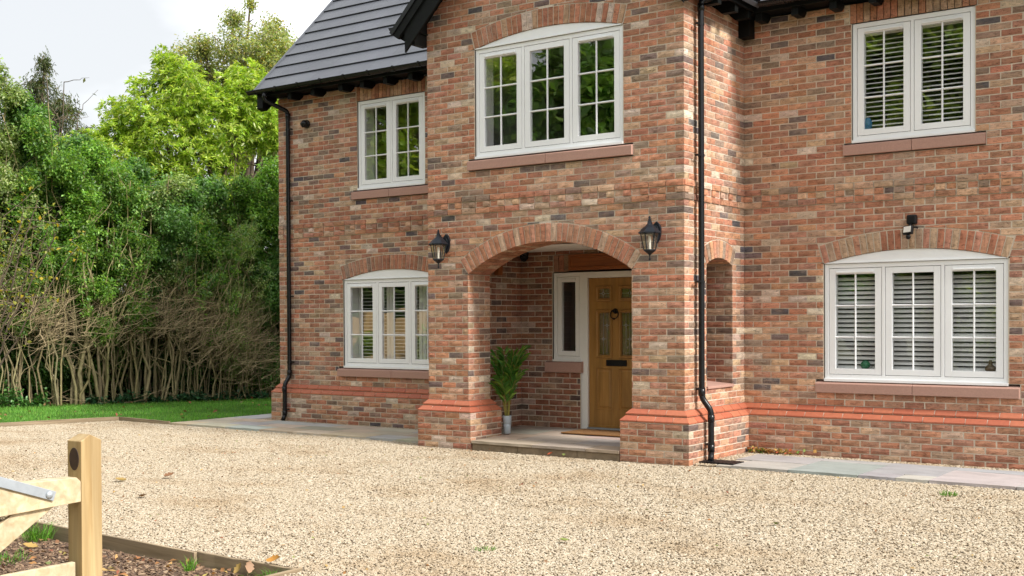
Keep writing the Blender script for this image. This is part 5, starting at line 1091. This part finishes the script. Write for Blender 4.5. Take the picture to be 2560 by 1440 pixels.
# bare branching sapling against the sky, and the yellowing branch from the left
def sapling(label, base, tops, leafn, L_, W_, pal, seed, rad=.02):
    r = random.Random(seed); g = np.random.default_rng(seed); T = thing("sapling", label, "sapling", base); mb = MB(); ends = []
    for tp in tops:
        pts = wands(mb, r, base, tp, rad, 8, .02, 6)
        for q in range(6):
            a = Vector(pts[r.randint(4, 8)]); d = Vector((r.gauss(0, .8), r.gauss(0, .8), r.uniform(-.1, .8))).normalized(); p2 = wands(mb, r, a, a+d*r.uniform(.35, .9), rad*.35, 5, .09, 4); ends += [Vector(x) for x in p2[2:]]
        ends += [Vector(x) for x in pts[5:]]
    mb.build("trunk", M['bark'], T, smooth=True)
    pts = np.array([tuple(r.choice(ends)+Vector((r.gauss(0, .05), r.gauss(0, .05), r.gauss(0, .05)))) for _ in range(leafn)]); obj("leaves", leaves("leaves", pts, g.normal(0, 1, (leafn, 3))+np.array([0, 0, -.3]), L_*g.uniform(.7, 1.2, leafn), W_*g.uniform(.7, 1.2, leafn), palette(g, leafn, *pal), M['leaf'], g), None, T); return T
b0 = cpt(150, 560, 24.5)
sapling("thin nearly bare sapling reaching into the white sky left of the bright tree", (b0.x, b0.y, 0), [tuple(cpt(x, y, 24.5)) for x, y in ((118, 205), (160, 205), (196, 285), (150, 300))], 70, .10, .06, ([(.06, .075, .035), (.12, .13, .05)], [1, 1]), 301, .028)
YEL = ([(.16, .22, .03), (.26, .25, .03), (.44, .33, .03), (.10, .17, .03)], [5, 3, 1.6, 4])
yb0 = cpt(-90, 900, 19.0)
sapling("sapling with yellowing leaves leaning in from the left in front of the hedge", (yb0.x, yb0.y, 0), [tuple(cpt(x, y, 18.6)) for x, y in ((60, 520), (120, 575), (175, 640), (30, 600), (95, 500), (150, 560), (10, 540))], 430, .08, .058, YEL, 302, .022)
# ivy and brambles at the hedge foot, lower leaves
def low_plant(name, label, cat, f0, f1, off, h, n, L_, W_, pal, seed, m='glossleaf', kind=None):
    g = np.random.default_rng(seed); f = g.uniform(f0, f1, n); o = g.uniform(off[0], off[1], n); z = np.abs(g.normal(0, h*.5, n))+.02
    A_, D_, N_ = np.array(HEDGE_A), np.array(HEDGE_B-HEDGE_A), np.array(HN); clump = .6+.4*np.sin(f*47+seed)*np.sin(f*19); pts = A_+D_*f[:, None]+N_*o[:, None]; pts[:, 2] = z*np.clip(clump, .15, 1)
    o_ = obj(name, leaves(name, pts, np.stack([g.normal(0, .6, n)+N_[0], g.normal(0, .6, n)+N_[1], g.normal(.1, .4, n)], 1), L_*g.uniform(.6, 1.25, n), W_*g.uniform(.7, 1.2, n), palette(g, n, *pal), M[m], g), None); tag(o_, label, cat, kind=kind); return o_
low_plant("ivy", "dark green ivy spreading on the ground under the hedge", "ivy", .3, 1.02, (-.3, .32), .22, 2100, .10, .09, ([(.035, .10, .045), (.06, .15, .07), (.12, .2, .12)], [4, 4, 1.5]), 401, kind='stuff')
low_plant("bramble_patch", "leafy bramble patch at the foot of the leaning stems, left edge of the lawn", "bramble", -.06, .16, (-.2, .34), .38, 1300, .09, .06, ([(.09, .22, .055), (.13, .29, .07), (.06, .15, .045)], [4, 3, 3]), 402)
low_plant("fallen_leaves", "brown dead leaves lying on the soil below the hedge", "dead leaves", -.1, 1.15, (-.5, .42), .025, 1500, .07, .045, ([(.18, .09, .04), (.12, .06, .03), (.26, .15, .07), (.2, .07, .04)], [4, 4, 2, 1]), 403, 'dryleaf', kind='stuff')
# dead branches on the ground
mb = MB(); r = random.Random(44)
for i in range(46):
    p = HEDGE_A+(HEDGE_B-HEDGE_A)*r.uniform(-.05, 1.02)+HN*r.uniform(-.3, .35); d = (HD*r.gauss(0, 1)+HN*r.gauss(0, .5)).normalized(); p.z = r.uniform(.02, .12); wands(mb, r, p, p+d*r.uniform(.3, .9)+Vector((0, 0, r.uniform(-.02, .3))), .008, 4, .07, 4)
tag(mb.build("fallen_twigs", M['twig'], None, kind='stuff'), "dead twigs lying at the foot of the hedge", "dead twigs")

# lawn blades
def in_poly(x, y, poly):
    c = np.zeros(len(x), bool); n = len(poly)
    for i in range(n):
        x0, y0 = poly[i]; x1, y1 = poly[i-1]; k = (y0 > y) != (y1 > y); c ^= k & (x < (x1-x0)*(y-y0)/(y1-y0+1e-12)+x0)
    return c
def blades(name, label, cat, poly, n, h, w_, z0, cols, wts, seed, lean=.35, kind='stuff', clump=None, group=None):
    g = np.random.default_rng(seed); P_ = np.array(poly); 
    if clump is None:
        x = g.uniform(P_[:, 0].min(), P_[:, 0].max(), n*2); y = g.uniform(P_[:, 1].min(), P_[:, 1].max(), n*2); k = in_poly(x, y, poly); x, y = x[k][:n], y[k][:n]
    else: a = g.uniform(0, 6.28, n); rr = clump[2]*np.sqrt(g.uniform(0, 1, n)); x, y = clump[0]+rr*np.cos(a), clump[1]+rr*np.sin(a)
    n = len(x); b = np.stack([x, y, np.full(n, z0)], 1); a = g.uniform(0, 6.28, n); s = np.stack([np.cos(a), np.sin(a), np.zeros(n)], 1)*w_*.5; hh = h*g.uniform(.5, 1.25, n); d = g.normal(0, lean, (n, 2)); 
    if clump is not None: d = d+np.stack([x-clump[0], y-clump[1]], 1)/clump[2]*lean*1.6
    V = np.empty((n, 5, 3)); V[:, 0] = b-s; V[:, 1] = b+s; mid = b+np.stack([d[:, 0]*hh*.35, d[:, 1]*hh*.35, hh*.6], 1); V[:, 2] = mid+s*.75; V[:, 3] = mid-s*.75; V[:, 4] = b+np.stack([d[:, 0]*hh, d[:, 1]*hh, hh*np.clip(1-.3*np.abs(d).sum(1), .3, 1)], 1)
    i = np.arange(n)[:, None]*5; Fc = np.concatenate([i+np.array([[0, 1, 2]]), i+np.array([[0, 2, 3]]), i+np.array([[3, 2, 4]])], 0)
    o = obj(name, np_mesh(name, V.reshape(-1, 3), Fc, np.repeat(palette(g, n, cols, wts), 5, 0), M['grass']), None); tag(o, label, cat, group=group, kind=kind); return o
GRS = ([(.105, .28, .035), (.14, .33, .045), (.08, .22, .03), (.21, .34, .07)], [4, 4, 3, 1.5])
blades("grass", "mown green grass strip between the hedge and the gravel", "grass", [(-12.0, -4.3), (-10.47, .29), (-9.06, .22), (-9.06, 8), (-13.0, 8), (-12.3, 4.9), (-14.75, .8), (-16.2, -2.2)], 78000, .062, .006, .004, *GRS, 501)
TG = ([(.09, .22, .02), (.13, .28, .03), (.06, .15, .02)], [4, 3, 2])
for i, (x, y, r_, h, n, z, la) in enumerate(((3.0, -.68, .075, .05, 90, 0, "small bright green weed tuft in the gravel by the right hand slabs"), (.33, -6.34, .085, .10, 150, -.08, "bright grass tuft at the corner end of the edging board"), (-2.28, -6.36, .10, .15, 170, -.08, "tall grass tuft behind the gate brace against the edging board"), (-1.75, -6.95, .16, .07, 110, -.08, "low grass tuft in the soil left of the gate post"), (-.42, -6.42, .035, .11, 40, -.08, "thin grass tuft where the two edging boards meet"), (1.05, -5.05, .07, .03, 50, 0, "flat green weed in the near gravel"), (-.95, -7.35, .12, .06, 60, -.08, "small weed with green blades on the soil below the brace"), (3.9, -.05, .09, .07, 60, 0, "grass tuft at the right end of the slabs"))):
    blades("grass_tuft", la, "grass tuft", [(0, 0)], n, h, .005, z, *TG, 510+i, .5, None, (x, y, r_))

# fallen leaves on the gravel and the soil
g = np.random.default_rng(77); LF = ([(.30, .14, .05), (.34, .21, .08), (.20, .10, .05), (.25, .09, .045), (.17, .2, .06), (.36, .26, .09)], [4, 3, 3, 2, 2, 1.5])
n = 90; x = g.uniform(-14.5, -9.2, n*3); y = g.uniform(-4, 5, n*3); k = in_poly(x, y, LAWN); x, y = x[k][:n], y[k][:n]; n = len(x); a = g.uniform(0, 6.28, n)
tag(obj("fallen_leaves", leaves("fallen_leaves", np.stack([x, y, g.uniform(.04, .06, n)], 1), np.stack([np.cos(a), np.sin(a), g.normal(.1, .3, n)], 1), g.uniform(.05, .09, n), g.uniform(.035, .06, n), palette(g, n, *LF), M['dryleaf'], g, .2), None, kind='stuff'), "yellow and brown leaves lying on the lawn strip", "fallen leaves")
n = 760; x = g.uniform(-8, 5.2, n*3); y = g.uniform(-10, .0, n*3); k = in_poly(x, y, [(.5, -10), (5.2, -10), (5.2, 0), (-8, 0), (-8, -6.2), (.5, -6.2)]); x, y = x[k][:n], y[k][:n]; n = len(x); a = g.uniform(0, 6.28, n)
tag(obj("fallen_leaves", leaves("fallen_leaves", np.stack([x, y, g.uniform(.012, .03, n)], 1), np.stack([np.cos(a), np.sin(a), g.normal(.1, .25, n)], 1), g.uniform(.018, .042, n), g.uniform(.012, .028, n), palette(g, n, *LF), M['dryleaf'], g, .2), None, kind='stuff'), "small orange and brown leaves scattered over the gravel", "fallen leaves")
n = 300; x = g.uniform(-5, .36, n); y = -6.32-np.abs(g.normal(0, .55, n)); a = g.uniform(0, 6.28, n)
tag(obj("fallen_leaves", leaves("fallen_leaves", np.stack([x, y, g.uniform(-.075, -.055, n)], 1), np.stack([np.cos(a), np.sin(a), g.normal(.15, .3, n)], 1), g.uniform(.03, .075, n), g.uniform(.02, .045, n), palette(g, n, *LF), M['dryleaf'], g, .25), None, kind='stuff'), "brown and orange leaves gathered on the soil along the edging board", "fallen leaves")
n = 120; x = np.abs(g.normal(0, .28, n))+.12; y = 1.44-np.abs(g.normal(0, .05, n)); a = g.uniform(0, 6.28, n)
tag(obj("fallen_leaves", leaves("fallen_leaves", np.stack([x, y, g.uniform(.02, .06, n)], 1), np.stack([np.cos(a), np.sin(a), g.normal(.3, .4, n)], 1), g.uniform(.035, .075, n), g.uniform(.03, .05, n), palette(g, n, [(.40, .27, .08), (.34, .17, .05), (.12, .18, .04), (.3, .07, .03)], [4, 2, 1, 1]), M['dryleaf'], g, .25), None, kind='stuff'), "yellow leaves blown into the corner of the plinth by the right downpipe", "fallen leaves")
def big_leaf(label, p, rot, L_, col, curl=.25):
    """single leaf: lobed outline in two curled halves with a stalk"""
    rr = random.Random(int(p[0]*1000)); n = 7; V = []; Fc = []; 
    for i in range(n+1):
        f = i/n; wd = L_*.34*math.sin(math.pi*min(1, f*.96+.03))**.8*(1+.22*math.sin(f*20)); x = L_*(f-.1); zc = L_*curl*(f-.5)**2*2; V += [(x, -wd, zc+wd*.45+rr.uniform(0, .004)), (x, 0, zc), (x, wd, zc+wd*.35+rr.uniform(0, .004))]
    for i in range(n): a = i*3; Fc += [(a, a+3, a+4, a+1), (a+1, a+4, a+5, a+2)]
    mb = MB(); mb.col = col; mb.add(V, Fc); mb.tube([(-L_*.1, 0, .004), (-L_*.3, .004, .002)], .0012, 4); o = mb.build("fallen_leaf", M['dryleaf'], None, smooth=True); o.location = p; o.rotation_euler = rot; tag(o, label, "fallen leaf", "larger fallen autumn leaves")
    return o
OR, YW, BN, PB, GN = (.40, .19, .04), (.33, .22, .07), (.20, .10, .05), (.34, .21, .13), (.16, .19, .05)
for la, p, rot, L_, c in (("large orange leaf standing on the edging board near its right end", (.17, -6.25, .02), (.5, -.3, .4), .10, OR), ("pale brown leaf left of the large orange leaf on the soil", (.06, -6.33, -.05), (.7, -.9, 2.2), .09, PB), ("yellow brown leaf leaning on the soil side of the edging board", (-.02, -6.36, -.06), (.3, -1.0, 1.2), .08, YW), ("golden leaf lying on the gravel nearest the gate post", (-4.1, -4.35, .02), (.1, .1, .3), .13, YW), ("brown curled leaf on the gravel, farther right of the gate post", (-3.85, -3.95, .02), (.2, -.2, 1.6), .12, BN), ("pair of brown leaves on the gravel just right of the post", (-2.95, -4.9, .02), (.1, .2, 2.6), .11, BN), ("yellow leaf on the soil beside the tall grass tuft", (-2.05, -6.62, -.06), (.3, .2, .8), .11, YW), ("orange leaf on the soil close to the post and the board", (-1.72, -6.42, -.06), (.2, -.4, 2.9), .10, OR), ("pinkish brown leaf below the second edging board", (-.30, -6.45, -.06), (.4, -.3, .2), .08, PB), ("green leaf lying in the near gravel, centre foreground", (1.35, -4.55, .02), (.2, .1, 1.0), .075, GN), ("olive green leaf in the gravel below the drain grating", (2.35, -3.05, .02), (.1, .25, 2.0), .075, GN), ("orange leaf in the gravel, lower centre right", (2.72, -5.15, .02), (.1, -.2, .7), .05, OR), ("red brown leaf against the step riser, right half", (-1.7, -.17, .02), (.3, -.4, .5), .07, (.32, .07, .03)), ("yellow green leaf against the step riser, right of the red one", (-1.5, -.15, .02), (.2, -.3, 1.9), .06, GN)):
    big_leaf(la, p, rot, L_, c)

# potted palm in the porch
PP = (-2.86, .62, fz(.62)+.012)
PT = thing("potted_palm", "areca palm in a light grey pot standing inside the porch", "potted palm", PP)
mb = MB(); mb.lathe([(.036, 0), (.044, .004), (.049, .10), (.0505, .118), (.0485, .12), (.0485, .124), (.0515, .126), (.057, .225), (.056, .232), (.052, .232), (.05, .205), (.002, .205)], PP, 28); mb.build("pot", M['pot'], PT, smooth=True)
r = random.Random(61); g = np.random.default_rng(61); mb = MB(); bases = []; dirs = []; Ls = []; cols = []
for i in range(17):
    a = r.uniform(0, 6.28); out_ = r.uniform(.05, .25); h = r.uniform(.45, .95); b = Vector(PP)+Vector((math.cos(a)*.022, math.sin(a)*.022, .2)); top = b+Vector((math.cos(a)*out_, math.sin(a)*out_*.8, h)); ctl = b+Vector((math.cos(a)*out_*.15, math.sin(a)*out_*.15, h*.72)); pts = []
    for k in range(13):
        t = k/12; p = b*(1-t)**2+ctl*2*t*(1-t)+top*t*t; p.z -= .22*out_*t**3; pts.append(p)
    mb.tube(pts, [.006*(1-.75*k/12) for k in range(13)], 6, (1, 1, 1), caps=False)
    for k in range(5 if i % 4 else 3, 13):
        tdir = (pts[min(12, k+1)]-pts[max(0, k-1)]).normalized(); side = tdir.cross(Vector((0, 0, 1))).normalized() if abs(tdir.z) < .995 else Vector((1, 0, 0))
        for sd in (-1, 1):
            for e in (0, .5): p = pts[k].lerp(pts[min(12, k+1)], e); d = tdir*.75+side*sd*.62+Vector((0, 0, r.uniform(-.1, .25))); bases.append(tuple(p)); dirs.append(tuple(d)); Ls.append(r.uniform(.11, .2)*(1.1-.5*abs(k/12-.6)))
def mk_palmstem():
    b = NB("palm_stem"); f = b.noise(b.pos((20, 20, 4)), 1, 3); b.color(b.ramp(f, [(.35, (.16, .19, .03)), (.65, (.36, .27, .06))])); b.set(Roughness=.5); return b.m
mb.build("palm_stems", mk_palmstem(), PT, smooth=True); n = len(bases); Ls = np.array(Ls)
obj("fronds", leaves("fronds", np.array(bases), np.array(dirs), Ls*1.1, Ls*.105, palette(g, n, [(.085, .24, .04), (.14, .32, .05), (.26, .40, .07), (.38, .34, .08)], [5, 4, 2, .4]), M['leaf'], g, .2, .25), None, PT)

# ------------------------------------------------------------ boundary beyond the left edge and trees across the drive (seen in the window glass)
FT = thing("boundary_fence", "tall close boarded timber fence along the left side of the drive", "fence", (-16.4, -8, 0))
bm_ = MB(); bm_.box(-.0095, .0095, -.074, .074, 0, 1.78); bme = bm_.mesh("board"); bme.materials.append(M['fence']); pm_ = MB(); pm_.box(-.05, .05, -.05, .05, -.1, 1.9); pme = pm_.mesh("fence_post"); pme.materials.append(M['pine'])
y = -19.5; i = 0
while y < -3.2:
    x = -17.6+(y+19.5)*.05; obj("board", bme, None, FT, mat4=Matrix.Translation((x+(.012 if i % 2 else 0), y, .02)))
    if i % 18 == 0: obj("fence_post", pme, None, FT, mat4=Matrix.Translation((x+.07, y, 0)))
    y += .138; i += 1
kinds = [dict(ntw=3400, per=9, L_=.24, W_=.14, cols=MID[0], wts=MID[1], m=M['leaf'], tl=.4, shell=.35), dict(ntw=3400, per=9, L_=.23, W_=.13, cols=LIME[0], wts=LIME[1], m=M['leaf'], tl=.4, shell=.35)]
def big(seed, kind): return tree("roadside_tree", "broad green tree across the lane facing the house", (0, 0, 0), ball_crown(seed, (0, 0, 6.4), 3.1, 3.6, 18, 1.0, 1.6), .28, seed, kinds[kind], group="trees across the lane")
ta, tb = big(601, 0), big(602, 1)
for i, (x, y, sc, rt, la) in enumerate(((-22.5, -13, 1.0, .3, "first tree behind the boarded fence"), (-17, -19.5, 1.15, 1.9, "second tree beyond the fence corner"), (-10.5, -21.5, 1.2, 3.3, "third broad tree across the lane"), (-5, -23.5, 1.25, .9, "fourth tree across the lane, facing the porch"), (1.5, -25, 1.2, 2.2, "fifth tree across the lane behind the viewer"), (8.5, -25.5, 1.1, 4.1, "sixth tree across the lane to the right"))):
    src = (ta, tb)[i % 2]
    if i < 2: o = src; o.location = (x, y, 0); o.rotation_euler = (0, 0, rt); o.scale = (sc,)*3; o['label'] = la
    else: copy_tree(src, None, (x, y, 0), (0, 0, rt), (sc,)*3, la)
for i, (x, y, sc, la) in enumerate(((-14, -17.5, .62, "low bushy tree by the lane, left of the gate"), (-8.5, -19.5, .66, "low bushy tree by the lane opposite the porch"), (-3, -20.5, .64, "low bushy tree by the lane opposite the right wing"), (2.5, -21.5, .66, "low bushy tree by the lane behind the viewer's back"), (8, -22, .62, "low bushy tree by the lane on the far right"), (-5.8, -20.2, .7, "low bushy tree squeezed in opposite the porch"), (-.2, -21.0, .66, "low bushy tree squeezed in opposite the right wing"), (-11.3, -18.6, .68, "low bushy tree squeezed in left of the porch view"), (5.3, -21.8, .66, "low bushy tree squeezed in behind the viewer"), (-20.3, -6.3, .72, "low bushy tree behind the boarded fence, nearest the house"), (-20.8, -10.2, .75, "low bushy tree behind the middle of the boarded fence"), (-20.6, -13.6, .8, "low bushy tree behind the far half of the boarded fence"), (-21.2, -17.0, .85, "low bushy tree behind the far end of the boarded fence"), (-13.6, -20.6, 1.3, "tall tree between the fence corner and the lane"), (-19.3, -12.8, 1.1, "tall tree close behind the boarded fence"), (-7, -26, 1.5, "tall tree in the second row across the lane, left"), (-1, -29, 1.55, "tall tree in the second row across the lane, middle"), (-15, -26, 1.45, "tall tree in the second row across the lane, far left"), (5, -30, 1.5, "tall tree in the second row across the lane, right"))):
    copy_tree((tb, ta)[i % 2], None, (x, y, -.35*6.4*sc if sc < 1 else 0), (0, 0, i*1.3), (sc*1.25, sc*1.25, sc) if sc < 1 else (sc,)*3, la)
for i, (y, h) in enumerate(((-4.6, 1.5), (-6.6, 1.2), (-8.9, 1.7), (-11.5, 1.3), (-14.2, 1.6))):
    tree("climbing_shrub", ("leafy shrub growing against the boarded fence, nearest the house", "second leafy shrub against the boarded fence", "third leafy shrub against the boarded fence, the tallest", "fourth leafy shrub against the boarded fence", "fifth leafy shrub at the far end of the fence")[i], (-16.0, y, 0), ball_crown(620+i, (-16.1, y, h*.55), .45, h*.4, 6, .3, .45), .03, 630+i, dict(ntw=260, per=8, L_=.11, W_=.06, cols=LIME[0], wts=LIME[1], m=M['leaf'], tl=.3, shell=.3), cat="shrub")
